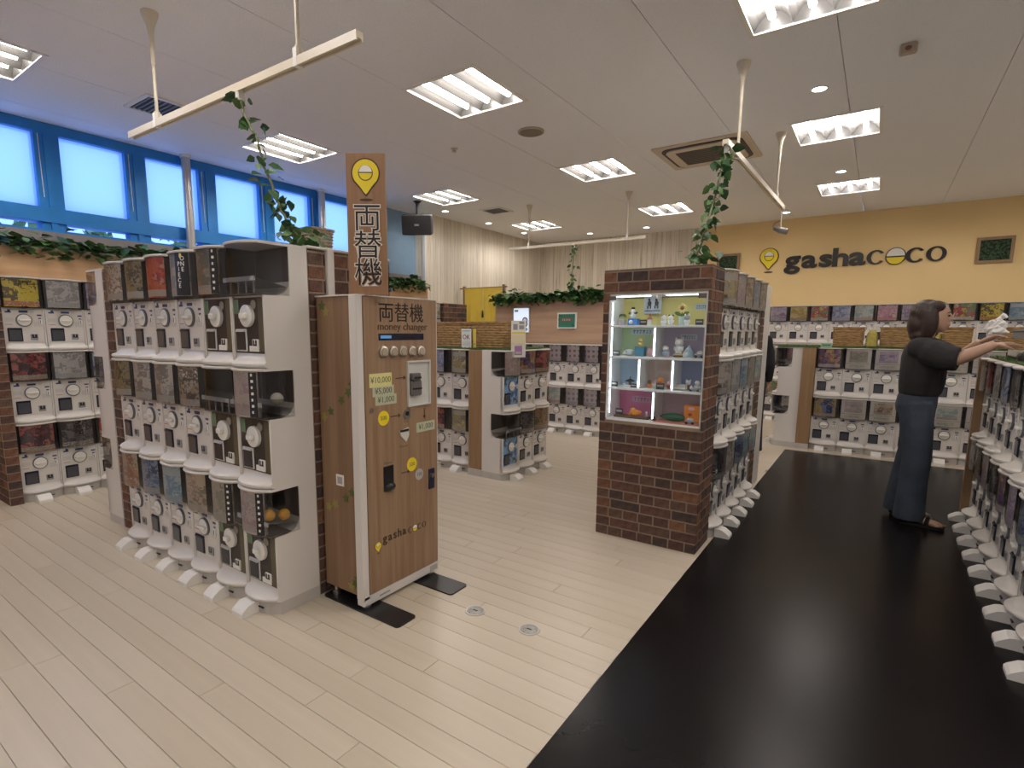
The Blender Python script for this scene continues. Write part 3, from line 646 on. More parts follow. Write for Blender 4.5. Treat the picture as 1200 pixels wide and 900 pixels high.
# --- row below the ivy-topped board
run((-2.915, 6.37, 0), (-1, 0, 0), 5, 0, 2, seq('faces faces faces pinkish lilac', 'icons icons mint gold lilac'), 'of the row below the green poster', 'capsule machines below the green poster', pitch=.262)
# --- low row behind the woman
run((-.43, 7.2, 0), (1, 0, 0), 8, 0, 2, seq('game sand lilac gold tan silver mint pink', 'cobalt pinkish tan sand mint night lilac sky'), 'of the low row behind the woman', 'capsule machines behind the woman', lambda c, t: 'framed' if c else 'white', wide=True)
# --- tall row under the wall sign
run((-1.26, 9.3, 0), (1, 0, 0), 11, 0, 3, lambda c, t: cycle[(c+4*(2-t)) % 12], 'of the row under the wall sign', 'capsule machines under the wall sign', wide=True)
# --- island the woman reaches over; columns counted from its far end
run((.585, 5.06, 0), (0, -1, 0), 9, -PI/2, 2, seq('tan crimson paper blue night slate sky mint paper', 'paper brown pinkish night game lilac blue sand sky'), 'from far end of island beside the woman', 'capsule machines of the island by the woman', pitch=.28)

# ================================================================== helpers for things built in world coordinates
def part(root, name, m, mats, smooth=False, fix=False, parent=None, label=None):
    me = m if isinstance(m, bpy.types.Mesh) else m.mesh(name, mats, smooth, fix)
    me.transform(Matrix.Rotation(-root.rotation_euler.z, 4, 'Z') @ Matrix.Translation(-root.location))
    o = ob(name, me, parent or root)
    if label: o['label'] = label
    return o
def ptext(root, txt, size, M, mats=None, depth=.0015, off=0, name='lettering', sx=1, parent=None, shear=0):
    me = text_mesh(txt, size, depth, off, mats=mats, name=name, sx=sx, shear=shear); me.transform(M)
    return part(root, name, me, None, parent=parent)
bcache = {}
rb = random.Random(5)
def bricks(root, O, rz, width, z0, z1, holes=(), parent=None, ch=.0635, jn=.009, long=.2, phase=0):
    """brick courses on a vertical face; O is the lower left corner seen from outside, local x runs along the face"""
    k = 0; z = z0
    c, s_ = math.cos(rz), math.sin(rz)
    while z < z1-.012:
        h = min(ch, z1-z)-jn
        L = long if (k+phase) % 2 else long/2
        x = -(L*.5 if (k+phase) % 2 else L*.12)
        while x < width:
            spans = [(max(x, 0), min(x+L-jn, width))]
            for hx0, hx1, hz0, hz1 in holes:
                if z+h > hz0 and z < hz1:
                    ns = []
                    for a, b_ in spans:
                        if b_ <= hx0 or a >= hx1: ns.append((a, b_)); continue
                        if a < hx0: ns.append((a, hx0))
                        if b_ > hx1: ns.append((hx1, b_))
                    spans = ns
            for a, b_ in spans:
                if b_-a < .008: continue
                key = (round(b_-a, 3), round(h, 3))
                if key not in bcache: bcache[key] = MB().bbox(0, key[0], -.004, .006, 0, key[1], .0018).mesh('brick', BR[0])
                p = Vector((O[0]+c*a, O[1]+s_*a, z+jn*.5))
                o = ob('brick', bcache[key], parent or root, p-root.location, rz, rb.choice(BR[:5]*3+BR[5:]))
            x += L
        z += ch; k += 1

# ================================================================== BLOCK CORE (brick infill between the rows beside the changer)
H3 = BASE+3*TH-.004
r = empty('brick_partition', (-3.0, 1.78, 0), 'brick-clad partition between the machine rows behind the money changer', 'partition')
m = MB(); m.box(-3.93, -2.215, 1.645, 1.915, 0, H3); m.box(-4.085, -3.80, 1.47, 1.645, 0, H3)
part(r, 'core', m, mortar)
bricks(r, (-2.215, 1.648, 0), PI/2, .098, 0, H3); bricks(r, (-2.215, 1.795, 0), PI/2, .12, 0, H3, phase=1)
bricks(r, (-4.085, 1.47, 0), 0, .283, 0, H3)
part(r, 'post', MB().bbox(-2.225, -2.198, 1.748, 1.792, 0, H3+.012, .004), white)
part(r, 'cap', MB().bbox(-3.93, -2.2, 1.64, 1.92, H3, H3+.012, .003), white)
# ---------------- wood-look money changer
cx, cy = -2.05, 1.934
mc = empty('money_changer', (cx, cy, 0), 'oak-panelled money changer cabinet with white edges on black foot plates', 'money changer')
FX = -1.9; ZT, ZB = 1.505, .05
part(mc, 'body', MB().box(-2.19, FX-.05, 1.668, 2.2, ZB+.015, ZT-.003), wood('changer_side_oak', (.20, .115, .062), (.28, .172, .1), 2, 8))
fr = MB(); fr.bbox(FX-.052, FX, 1.658, 1.697, ZB, ZT, .004); fr.bbox(FX-.052, FX, 2.2, 2.208, ZB, ZT, .002); fr.bbox(FX-.052, FX, 1.66, 2.206, ZB-.03, ZB+.02, .004); fr.bbox(-2.19, FX, 1.66, 2.206, ZT-.004, ZT+.002, .001)
part(mc, 'front_frame', fr, white)
fp = part(mc, 'front_panel', MB().bbox(FX-.02, FX+.002, 1.698, 2.2, ZB+.021, ZT-.006, .001), woodf)
DX = FX+.002
def dbox(name, y0, y1, z0, z1, mt, t=.003, x0=DX-.001, parent=None, b=.0008): return part(mc, name, MB().bbox(x0, DX+t, y0, y1, z0, z1, b), mt, parent=parent)
def PX(y, z, x=DX+.002): return Matrix.Translation((x, y, z)) @ FACE_PX
ptext(mc, '両替機', .099, PX(1.945, 1.425, DX), sx=1.06); ptext(mc, 'money changer', .05, PX(1.955, 1.364, DX), mat('print_brown', (.06, .035, .02), .5), sx=1.12)
dbox('display_window', 1.788, 2.1, 1.3, 1.332, mat('display_window', (.008, .012, .03), .08), .002)
dbox('scroll_text', 1.80, 1.87, 1.309, 1.323, mat('display_text', (.05, .12, .2), .4, emit=(.1, .3, .6), estr=.5), .0035)
btn = MB()
for k in range(5):
    y_ = 1.813+k*.065; bz = 1.246-.001*k
    b = MB().tube([(DX-.001, y_, bz), (DX+.012, y_, bz), (DX+.014, y_, bz)], [.027, .027, .023], 20); q = part(mc, 'push_button', b, chrome, True, True)
    part(mc, 'cap', MB().tube([(DX+.013, y_, bz), (DX+.017, y_, bz)], [.02, .018], 18), mat('button_beige', (.42, .34, .25), .3), True, True, parent=q)
# bill slot niche
nf = MB()
for a in ((1.972, 1.98, .966, 1.196), (2.132, 2.14, .966, 1.196), (1.98, 2.132, .966, .974), (1.98, 2.132, 1.188, 1.196)): nf.box(DX-.001, DX+.012, *a)
nf.box(DX-.001, DX+.002, 1.98, 2.132, .974, 1.188)
nfo = part(mc, 'bill_niche', nf, mat('niche_white', (.62, .61, .57), .4))
bs = MB(); bs.bbox(DX, DX+.035, 1.984, 2.045, 1.10, 1.135, .006); bs.bbox(DX, DX+.028, 1.984, 2.06, 1.02, 1.098, .008)
part(mc, 'bill_slot', bs, mat('slot_grey', (.13, .125, .12), .35), parent=nfo); part(mc, 'slot_mouth', MB().bbox(DX+.03, DX+.04, 1.99, 2.04, 1.107, 1.118, .002), black, parent=nfo); part(mc, 'slot_lip', MB().bbox(DX+.024, DX+.031, 1.987, 2.055, 1.052, 1.06, .002), black, parent=nfo)
paper_y = mat('label_yellow', (.70, .66, .28), .6); paper_g = mat('label_pale_green', (.50, .52, .36), .6); ink = mat('ink_grey', (.12, .12, .09), .6)
for t_, y0, y1, z0, z1, mt in (('¥10,000', 1.724, 1.868, 1.081, 1.146, paper_y), ('¥5,000', 1.742, 1.882, 1.036, 1.086, paper_g), ('¥1,000', 1.758, 1.898, .993, 1.042, paper_g), ('¥1,000', 2.038, 2.18, .823, .874, paper_g)):
    q = dbox('price_label', y0, y1, z0, z1, mt, .0016 if z0 != 1.036 else .0012); ptext(mc, t_, .04, PX((y0+y1)/2, (z0+z1)/2, DX+.0018), ink, .0004, parent=q)
def arrow(y0, y1, z, vert=False):
    m = MB()
    if not vert: m.prism([(y0, z-.002), (y1-.016, z-.002), (y1-.016, z-.011), (y1, z), (y1-.016, z+.011), (y1-.016, z+.002), (y0, z+.002)], DX-.0005, DX+.0012, 0)
    else: m.prism([(y0-.002, z+.05), (y0-.002, z+.014), (y0-.011, z+.014), (y0, z-.004), (y0+.011, z+.014), (y0+.002, z+.014), (y0+.002, z+.05)], DX-.0005, DX+.0012, 0)
    part(mc, 'printed_arrow', m, brownl)
arrow(1.895, 1.965, 1.115); arrow(1.855, 1.925, .93); arrow(2.1, 0, .894, True); arrow(1.925, 1.985, .633)
def disc(name, y, z, r_, mt, t=.0015, parent=None): return part(mc, name, MB().tube([(DX-.001, y, z), (DX+t, y, z)], r_, 22), mt, parent=parent)
for y_, z_, r_, mt, tx in ((1.809, .929, .036, yellow, '500'), (2.0, .664, .036, yellow, '500'), (2.055, .6, .03, mat('label_silver', (.45, .43, .42), .4), '100')):
    q = disc('coin_label', y_, z_, r_, mt); ptext(mc, tx, .028, PX(y_, z_, DX+.0016), ink, .0004, parent=q)
disc('keyhole', 1.731, .976, .011, chrome, .008)
q = disc('coin_inlet', 1.966, .93, .024, chrome, .006); disc('coin_mouth', 1.966, .934, .012, black, .008, parent=q); ptext(mc, 'Coin', .017, PX(1.966, .893, DX), ink, .0004)
q = part(mc, 'return_lever', MB().prism([(1.915, .85), (1.975, .862), (1.975, .82), (1.955, .79), (1.92, .825)], DX-.001, DX+.008, 0), mat('lever_white', (.66, .65, .6), .4)); part(mc, 'lever_grip', MB().bbox(DX+.006, DX+.014, 1.912, 1.97, .845, .856, .002), black, parent=q); ptext(mc, 'Return', .02, PX(1.945, .77, DX), ink, .0004)
ptext(mc, 'Payout', .02, PX(1.834, .705, DX), ink, .0004)
q = part(mc, 'payout_tray', MB().bbox(DX-.001, DX+.004, 1.8, 1.868, .565, .69, .002), black); part(mc, 'tray_cup', MB().ell((DX+.006, 1.836, .585), (.022, .036, .022), 14, 8), mat('tray_black', (.02, .02, .022), .25), True, parent=q)
q = part(mc, 'lock', MB().bbox(DX-.001, DX+.006, 2.127, 2.172, .5, .612, .002), mat('lock_navy', (.02, .022, .045), .3)); part(mc, 'lock_barrel', MB().tube([(DX+.005, 2.149, .575), (DX+.012, 2.149, .575)], .013, 14), chrome, parent=q)
part(mc, 'name_plate', MB().box(FX-.001, FX+.0015, 1.76, 1.83, .04, .047), midgrey); part(mc, 'spec_sticker', MB().box(FX-.001, FX+.0012, 2.135, 2.195, .028, .058), stgrey)
part(mc, 'side_sticker', MB().box(-2.085, -2.03, 1.6655, 1.669, .60, .655), capsw)
part(mc, 'sticker_print', MB().box(-2.075, -2.04, 1.6648, 1.666, .61, .645), stgrey)
# foot plates, casters
mat_b = mat('foot_plate_black', (.012, .012, .014), .28)
for y0, y1 in ((1.645, 1.775), (2.03, 2.172)):
    part(mc, 'foot_plate', MB().prism([(x_-1.93, y_+(y0+y1)/2) for x_, y_ in rrect(.265, (y1-y0)/2, .02)], 0, .008, 2), mat_b)
for y_ in (1.70, 2.165):
    for x_ in (-1.93, -2.15): part(mc, 'caster', MB().tube([(x_, y_, .007), (x_, y_, .03), (x_, y_, .03), (x_, y_, .068)], [.024, .024, .012, .012], 12), chrome)
# printed ivy leaves on the side
lp = [mat('print_leaf_%d' % i, c, .6) for i, c in enumerate([(.09, .12, .03), (.30, .26, .06)])]
def star(n=5, r0=.022, r1=.011, rot=0): return [((r0 if i % 2 == 0 else r1)*math.cos(rot+i*PI/n), (r0 if i % 2 == 0 else r1)*math.sin(rot+i*PI/n)) for i in range(2*n)]
rl = random.Random(2)
for lx, lz in ((-2.15, 1.46), (-2.12, 1.43), (-1.98, 1.06), (-2.03, 1.02), (-1.955, 1.10), (-2.11, .96), (-2.16, .93), (-2.02, .545), (-1.975, .58), (-2.10, .50), (-2.15, .48), (-1.97, .12), (-2.0, .10), (-1.955, .15)):
    i = rl.random() < .45; part(mc, 'printed_leaf', MB().prism([(lx+a*1.2, lz+b_*1.2) for a, b_ in star(rot=rl.random()*3)], 1.6665, 1.669, 1), lp[i])

# ---------------- logo pin used on the changer, its header board and the wall
def pin_shapes(w):
    """teardrop map pin with a capsule inside, unit width w; returns outlines in (u, v), tip at v = 0"""
    R_ = w/2; c = R_*1.55; out = []
    for i in range(25): a = math.radians(-35+250*i/24); out.append((R_*math.cos(a), c+R_*math.sin(a)))
    out += [(-R_*.42, c-R_*1.02), (-R_*.16, R_*.16), (0, .0), (R_*.16, R_*.16), (R_*.42, c-R_*1.02)]
    return out, c, R_
def pin(root, P, w, d, nm='logo_pin'):
    """P(u, v, d) maps to the world; builds outline, yellow pin, capsule"""
    out, c, R_ = pin_shapes(w)
    def layer(poly, d0, d1):
        n = len(poly); m = MB(); m.add([P(u, v, d0) for u, v in poly]+[P(u, v, d1) for u, v in poly], [(i, (i+1) % n, n+(i+1) % n, n+i) for i in range(n)]+[tuple(reversed(range(n))), tuple(range(n, 2*n))]); return m
    def grow(poly, k): return [(u*(1+k), c+(v-c)*(1+k)) for u, v in poly]
    q = part(root, nm, layer(grow(out, .07), 0, d*.8), brownl, fix=True)
    part(root, 'pin_face', layer(grow(out, -.03), 0, d), yellow, fix=True, parent=q)
    part(root, 'capsule_outline', layer(circle(R_*.55, 24, 0, c), d*.5, d*1.08), brownl, fix=True, parent=q)
    part(root, 'capsule_bottom', layer(circle(R_*.48, 14, 0, c, PI, 2*PI), d*.5, d*1.2), yellow, fix=True, parent=q)
    part(root, 'capsule_top', layer(circle(R_*.48, 14, 0, c+R_*.06, 0.05, PI-.05), d*.5, d*1.2), capsw, fix=True, parent=q)
    part(root, 'pin_shadow', layer(circle(R_*.1, 16, 0, -R_*.34, rx=R_*.5), 0, d*.5), brownl, fix=True, parent=q)
def ringletter(root, P, name, u0, u1, v0, v1, op, d, mt, parent=None):
    """flared o or c: thick sides, thin top and bottom; op opening half angle on the right"""
    cu_, cv = (u0+u1)/2, (v0+v1)/2; rx, ry = (u1-u0)/2, (v1-v0)/2; n = 28; a = []; b_ = []
    for i in range(n+1):
        t = op+(2*PI-2*op)*i/n
        a.append((cu_+rx*math.cos(t), cv+ry*math.sin(t))); b_.append((cu_+rx*.54*math.cos(t)+rx*.03, cv+ry*.80*math.sin(t)))
    m = MB(); vs = [P(u, v, 0) for u, v in a]+[P(u, v, 0) for u, v in b_]+[P(u, v, d) for u, v in a]+[P(u, v, d) for u, v in b_]; N = n+1; fs = []
    for i in range(n): fs += [(2*N+i, 2*N+i+1, 3*N+i+1, 3*N+i), (i, N+i, N+i+1, i+1), (i, i+1, 2*N+i+1, 2*N+i), (N+i, 3*N+i, 3*N+i+1, N+i+1)]
    fs += [(0, 2*N, 3*N, N), (n, N+n, 3*N+n, 2*N+n)]
    m.add(vs, fs); return part(root, name, m, mt, fix=True, parent=parent)
def gashacoco(root, P, Mtext, h, d, mt, xlet, size, first_u, adv):
    """gasha in bold letters from the font, coco as flared rings with a capsule for the first o. h is the x-height"""
    u = first_u
    for ch_, a in zip('gasha', adv):
        me = text_mesh(ch_, size, d/2, size*.014, mats=mt, name='letter'); me.transform(Mtext(u)); part(root, 'letter', me, None); u += a
    w_ = h*1.0
    for k, (nm, op) in enumerate((('c', .75), ('O', 0), ('c', .75), ('o', .0001))):
        u0 = xlet+k*w_*1.04
        if nm == 'O':
            def cir(r_, a0=0, a1=2*PI, dd=0, n=24): return circle(r_, n, u0+w_*.5, h*.5+dd, a0, a1)
            def layer(poly, d0, d1):
                n = len(poly); m = MB(); m.add([P(x_, z_, d0) for x_, z_ in poly]+[P(x_, z_, d1) for x_, z_ in poly], [(i, (i+1) % n, n+(i+1) % n, n+i) for i in range(n)]+[tuple(reversed(range(n))), tuple(range(n, 2*n))]); return m
            q = part(root, 'letter_capsule', layer(cir(h*.56), 0, d), mt, fix=True)
            part(root, 'capsule_bottom', layer(cir(h*.49, PI+.12, 2*PI-.12, 0, 14), d*.5, d*1.15), yellow, fix=True, parent=q); part(root, 'capsule_top', layer(cir(h*.49, -.02, PI+.02, .01*h, 14), d*.5, d*1.15), capsw, fix=True, parent=q)
        else: ringletter(root, P, 'letter', u0, u0+w_*.97, 0, h, op, d, mt)
# small logo on the changer
pin(mc, lambda u, v, d: (DX+d*.3, 1.755+u, .272+v), .04, .004)
gashacoco(mc, lambda u, v, d: (DX+d*.3, 1.80+u, .30+v), lambda u: PX(1.80+u, .327), .034, .002, brownl, .165, .062, .0, (.036, .034, .032, .034, .034))
# header board standing askew on the changer
a0 = Vector((-1.955, 1.672)); wdt = .172; ang = -YAW*1.0
hb = empty('header_board', (a0.x, a0.y, ZT), 'tall wood-look header board reading 両替機 on top of the money changer', 'sign', rz=ang)
def HB(u, v, d): return tuple(Matrix.Translation(hb.location) @ Matrix.Rotation(ang, 4, 'Z') @ Vector((u, -d, v)))
m = MB().bbox(0, wdt, 0, .018, 0, .605, .001); me = m.mesh('board', wood('header_oak', (.26, .135, .068), (.34, .19, .10), 2, 8)); ob('board', me, hb)
pin(hb, lambda u, v, d: HB(wdt*.5+u, .43+v, d), .118, .004)
for i, ch_ in enumerate('両替機'):
    zc = .328-i*.118
    for nm, mt, off, dd in (('letter_outline', mat('letter_white', (.75, .70, .62), .5), .0042, .0), ('letter', black, .0, .0012)):
        me = text_mesh(ch_, .128, .0008, off, mats=mt, name=nm); me.transform(Matrix.Translation((wdt*.5+.002, -.0005-dd, zc)) @ FACE_NY); ob(nm, me, hb)
# woven box on the block
def basket(x0, x1, y0, y1, z0, z1, label, mt=rattan, group=None, rows=9):
    c = ((x0+x1)/2, (y0+y1)/2, z0); r = empty('woven_basket', c, label, 'basket', group); hx, hy, h = (x1-x0)/2, (y1-y0)/2, z1-z0
    rg = []; n = rows*4
    for i in range(n+1):
        e = .0035*math.cos(i*PI/2)+.006*i/n; rg.append([(px_, py_, h*.97*i/n) for px_, py_ in rrect(hx-.012+e, hy-.012+e, .03, 4)])
    w_ = MB().loft(rg, True, False); ob('weave', w_.mesh('weave', mt, False, True), r)
    rim = MB(); P_ = rrect(hx, hy, .03, 4); P2 = rrect(hx-.02, hy-.02, .02, 4)
    rim.loft([[(a, b_, h*.93) for a, b_ in P_], [(a, b_, h) for a, b_ in P_], [(a, b_, h) for a, b_ in P2], [(a, b_, h*.3) for a, b_ in P2]], False, True); ob('rim', rim.mesh('rim', mt, False, True), r)
    return r
pale = mat('pale_weave', (.36, .29, .22), .7, bump=.9, bscale=90, var=.3, vscale=45)
basket(-2.58, -2.38, 1.80, 1.965, H3+.012, H3+.142, 'pale woven box on top of the machine block beside the hanging vine', pale, rows=8)
# steel floor outlet covers
for x_, y_, lab in ((-1.476, 1.984, 'round steel floor outlet cover nearer the money changer'), (-1.178, 1.995, 'round steel floor outlet cover nearer the black floor')):
    r = empty('floor_outlet', (x_, y_, 0), lab, 'floor outlet', 'round floor outlet covers')
    ob('rim', MB().loft([[(a*s, b_*s, z_) for a, b_ in circle(.05, 28)] for s, z_ in ((1, 0), (.96, .004), (.82, .004), (.8, .001))], False, True).mesh('rim', chrome, True), r)
    ob('lid', MB().loft([[(a*s, b_*s, z_) for a, b_ in circle(.04, 24)] for s, z_ in ((1, 0), (.98, .004))]).mesh('lid', mat('steel_lid', (.38, .37, .35), .45, metal=.8, var=.25, vscale=60)), r)
    ob('keyway', MB().box(-.012, .012, -.004, .004, .003, .0048).mesh('keyway', black), r)

# ================================================================== LIT DISPLAY CABINET
X0, X1, YF, YK = -1.446, -.80, 3.31, 3.615
OX0, OX1, OZ0, OZ1, OYB = -1.405, -.816, .79, 1.573, 3.53
dc = empty('display_cabinet', ((X0+X1)/2, (YF+YK)/2, 0), 'brick-clad display cabinet with lit glazed shelves of small toys', 'cabinet')
m = MB(); m.box(X0, X1, YF, YK, 0, OZ0-.012); m.box(X0, X1, YF, YK, OZ1+.004, H3); m.box(X0, OX0-.004, YF, YK, OZ0-.012, OZ1+.004); m.box(OX1+.004, X1, YF, YK, OZ0-.012, OZ1+.004); m.box(OX0-.004, OX1+.004, OYB+.006, YK, OZ0-.012, OZ1+.004)
part(dc, 'carcass', m, mortar)
bricks(dc, (X0, YF, 0), 0, X1-X0, 0, H3, [(OX0-X0-.006, OX1-X0+.006, OZ0-.012, OZ1+.006)])
bricks(dc, (X1, YF, 0), PI/2, YK-YF, 0, H3, phase=1, long=.2)
cw = mat('shelf_white', (.86, .87, .88), .35)
m = MB(); m.box(OX0-.004, OX0+.006, YF+.004, OYB, OZ0, OZ1); m.box(OX1-.006, OX1+.004, YF+.004, OYB, OZ0, OZ1); m.box(OX0, OX1, YF+.004, OYB, OZ1-.008, OZ1+.004); m.box(OX0, OX1, YF+.004, OYB, OZ0-.012, OZ0)
part(dc, 'inner_case', m, cw)
SH = [.79, .99, 1.19, 1.386]
for z in SH[1:]: part(dc, 'shelf', MB().bbox(OX0+.005, OX1-.005, YF+.02, OYB, z-.014, z, .002), cw)
DIV = [(-1.125, 1.19, 1.372), (-1.215, .99, 1.176), (-1.005, .99, 1.176), (-1.115, .79, .976)]
led = mat('led_strip', (1, 1, 1), .5, emit=(.86, .95, 1), estr=10.0)
for x_, z0, z1 in DIV:
    q = part(dc, 'divider', MB().box(x_-.007, x_+.007, YF+.05, OYB, z0, z1), cw)
    part(dc, 'led_strip', MB().box(x_-.0028, x_+.0028, YF+.046, YF+.05, z0+.01, z1-.01), led, parent=q)
for x0_, x1_ in ((OX0+.03, -1.155), (-1.06, OX1-.04)): part(dc, 'led_strip', MB().box(x0_, x1_, YF+.03, YF+.038, OZ1-.012, OZ1-.008), led)
part(dc, 'led_strip', MB().box(OX0+.006, OX0+.009, YF+.035, YF+.039, OZ0+.03, OZ1-.05), led)  # added glowing strip, stands in for the light on the white side panel
BPAN = [(OX0, OX1, 3, (.80, .70, .25)), (OX0, -1.125, 2, (.50, .68, .40)), (-1.125, OX1, 2, (.50, .44, .60)), (OX0, -1.215, 1, (.38, .52, .66)), (-1.215, -1.005, 1, (.70, .56, .50)), (-1.005, OX1, 1, (.30, .38, .62)), (OX0, -1.115, 0, (.60, .18, .33)), (-1.115, OX1, 0, (.56, .44, .52))]
for i, (a, b_, s_, c) in enumerate(BPAN):
    z0 = SH[s_]; z1 = (SH+[OZ1])[s_+1]-.014
    part(dc, 'back_panel', MB().box(a+.006, b_-.006, OYB-.004, OYB+.004, z0, z1), mat('backdrop_%d' % i, c, .7))
part(dc, 'base_mat', MB().box(-1.10, OX1-.006, YF+.01, OYB-.004, SH[0], SH[0]+.003), mat('coral_mat', (.72, .28, .22), .6))
for x0_, x1_, y_ in ((OX0, -1.08, YF+.012), (-1.10, OX1, YF+.004)): part(dc, 'glass_pane', MB().box(x0_, x1_, y_, y_+.004, OZ0, OZ1), glassm)
part(dc, 'lock', MB().bbox(-1.105, -1.078, YF-.008, YF+.006, OZ1-.035, OZ1-.003, .003), chrome)
for x_, z_ in ((OX0+.018, OZ1-.02), (OX1-.028, OZ1-.02)): part(dc, 'hinge_plate', MB().box(x_-.022, x_+.022, YF-.001, YF+.004, z_-.013, z_+.013), mat('hinge_brown', (.14, .12, .10), .5))
tp = mat('title_plate', (.62, .72, .80), .5); tink = mat('title_ink', (.12, .16, .3), .5)
def marks(root, x, y, z, w_, h_, n, mt, parent, seed=1):
    """illegible printed strokes"""
    rg = random.Random(seed); m = MB()
    for i in range(n):
        cx_ = x-w_/2+(i+.5)*w_/n; d = w_/n*.36
        m.box(cx_-d, cx_+d, y-.0004, y+.0002, z+h_*rg.uniform(.05, .35), z+h_*rg.uniform(.38, .5)); m.box(cx_-d*.3, cx_+d*.2, y-.0004, y+.0002, z-h_*.5, z+h_*.4); m.box(cx_-d, cx_+d*rg.uniform(.2, 1), y-.0004, y+.0002, z-h_*.4, z-h_*.25)
    q = part(root, 'print_marks', m, mt, parent=parent); q['kind'] = 'stuff'
for i, (x_, z_, w_, mt) in enumerate(((-.895, 1.497, .085, tp), (-1.262, 1.345, .15, tp), (-.965, 1.312, .1, tp), (-1.235, .90, .15, mat('title_pink', (.60, .3, .42), .5)))):
    q = part(dc, 'title_plate', MB().box(x_-w_/2, x_+w_/2, OYB-.008, OYB-.003, z_-.018, z_+.018), mt); marks(dc, x_, OYB-.0085, z_, w_*.86, .022, 6, tink, q, i)
q = part(dc, 'show_card', MB().box(-1.252, -1.14, OYB-.03, OYB-.026, 1.46, 1.565), mat('card_pale', (.62, .68, .74), .5))
part(dc, 'card_line', MB().box(-1.247, -1.145, OYB-.031, OYB-.03, 1.475, 1.481), blues, parent=q)
for u_ in (-1.218, -1.172):
    b = MB(); b.ell((u_, OYB-.0305, 1.548), (.008, .0015, .009), 10, 6); b.ell((u_+.003, OYB-.0305, 1.525), (.013, .0015, .017), 10, 6); b.ell((u_-.008, OYB-.0305, 1.502), (.005, .0015, .012), 8, 5); b.ell((u_+.01, OYB-.0305, 1.502), (.005, .0015, .012), 8, 5)
    part(dc, 'silhouette', b, black, parent=q)
# rack behind the cabinet
r = empty('rack_partition', (-1.24, 4.4, 0), 'brick-clad partition carrying the machines beside the lit cabinet', 'partition')
m = MB(); m.box(-1.43, -1.047, YK, 5.12, 0, H3); m.box(-1.047, -.80, 4.98, 5.12, 0, H3); part(r, 'core', m, mortar)
bricks(r, (-.80, 4.985, 0), PI/2, .135, 0, H3)
part(r, 'end_panel', MB().bbox(-1.43, -.795, 5.12, 5.38, 0, H3+.012, .006), white); part(r, 'cap', MB().box(-1.43, -1.047, YK, 5.12, H3, H3+.01), white)
# ---- toys in the cabinet (each a thing)
TW = mat('toy_white', (.82, .82, .82), .4); TB = mat('toy_blue', (.05, .22, .62), .4); TLB = mat('toy_light_blue', (.40, .58, .72), .5); TY = mat('toy_yellow', (.86, .68, .22), .5); TP = mat('toy_pink', (.80, .48, .55), .5); TO = mat('toy_orange', (.85, .30, .04), .5); TG = mat('toy_green', (.02, .16, .09), .35); TR = mat('toy_red', (.5, .12, .08), .5); TGr = mat('toy_grey', (.35, .36, .4), .4); TBr = mat('toy_brown', (.16, .09, .05), .6)
def toy(name, x, z, label, cat, parts, y=3.43, group=None):
    r = empty(name, (x, y, z), label, cat, group)
    for nm, m, mt in parts: ob(nm, m.mesh(nm, mt, True), r)
    return r
def figure(x, z, h, label, body, head, y=3.43, ears=False, name='toy_figure'):
    p = [('body', MB().ell((0, 0, h*.3), (h*.24, h*.2, h*.31), 12, 8), body), ('head', MB().ell((0, -.004, h*.74), (h*.27, h*.24, h*.26), 12, 8), head)]
    for s in (-1, 1):
        p.append(('foot', MB().ell((s*h*.13, -h*.1, h*.07), (h*.11, h*.14, h*.075), 8, 6), body)); p.append(('arm', MB().ell((s*h*.26, -h*.04, h*.36), (h*.075, h*.08, h*.17), 8, 6), body)); p.append(('eye', MB().ell((s*h*.1, -h*.235, h*.77), (h*.03, h*.02, h*.04), 6, 4), black))
        if ears: p.append(('ear', MB().ell((s*h*.2, 0, h*.97), (h*.08, h*.05, h*.12), 8, 6), ears if ears is not True else head))
    return toy(name, x, z, label, 'figurine', p, y)
def card(x, z, label, w_=.045, h_=.034, y=3.37):
    r = empty('name_card', (x, y, z), label, 'name card'); ob('card', MB().box(-w_/2, w_/2, 0, .004, 0, h_).mesh('card', mat('card_black', (.03, .032, .035), .5)), r)
    ob('print', MB().box(-w_*.38, w_*.38, -.0008, .0002, h_*.45, h_*.72).mesh('print', stgrey), r); ob('stand', MB().box(-w_/4, w_/4, .004, .02, 0, .004).mesh('stand', black), r)
z = SH[3]
pl = MB(); rq = random.Random(1)
for i in range(60):
    a = rq.uniform(0, 6.28); e = rq.uniform(.1, 1.2); c = Vector((.022*math.cos(a)*math.cos(e), .022*math.sin(a)*math.cos(e), .045+.028*math.sin(e))); d = Vector((math.cos(a+1), math.sin(a+1), .4))*.009; n_ = Vector((0, 0, 1)).cross(d)*.6; pl.add([c-d, c+n_, c+d, c-n_], [(0, 1, 2, 3)])
o = toy('potted_plant', -1.364, z, 'tiny green potted plant on the top shelf of the lit cabinet', 'plant', [('pot', MB().tube([(0, 0, 0), (0, 0, .035)], [.018, .024], 14), TGr)])
q = ob('foliage', pl.mesh('foliage', leafm[1]), o); q['kind'] = 'stuff'
figure(-1.40, z, .02, 'smallest pink toy at the cabinet edge beside the potted plant', TP, TP, 3.37); figure(-1.355, z, .022, 'pink piglet toy before the potted plant', TP, TP, 3.365)
toy('toy_tower', -1.288, z, 'blue box toy carrying a white and navy figure tower', 'toy', [('box', MB().bbox(-.034, .034, -.025, .025, 0, .042, .004), TB), ('white_bird', MB().ell((-.008, -.03, .02), (.014, .008, .012), 10, 6), TW), ('lower_body', MB().ell((-.008, 0, .06), (.019, .014, .02), 10, 6), TW), ('sash', MB().tube([(-.035, 0, .075), (-.008, 0, .072), (.02, 0, .08)], .007, 8), navy), ('upper_body', MB().ell((-.008, 0, .09), (.014, .012, .016), 10, 6), TW), ('cap', MB().ell((-.008, 0, .107), (.013, .011, .008), 10, 6), navy)])
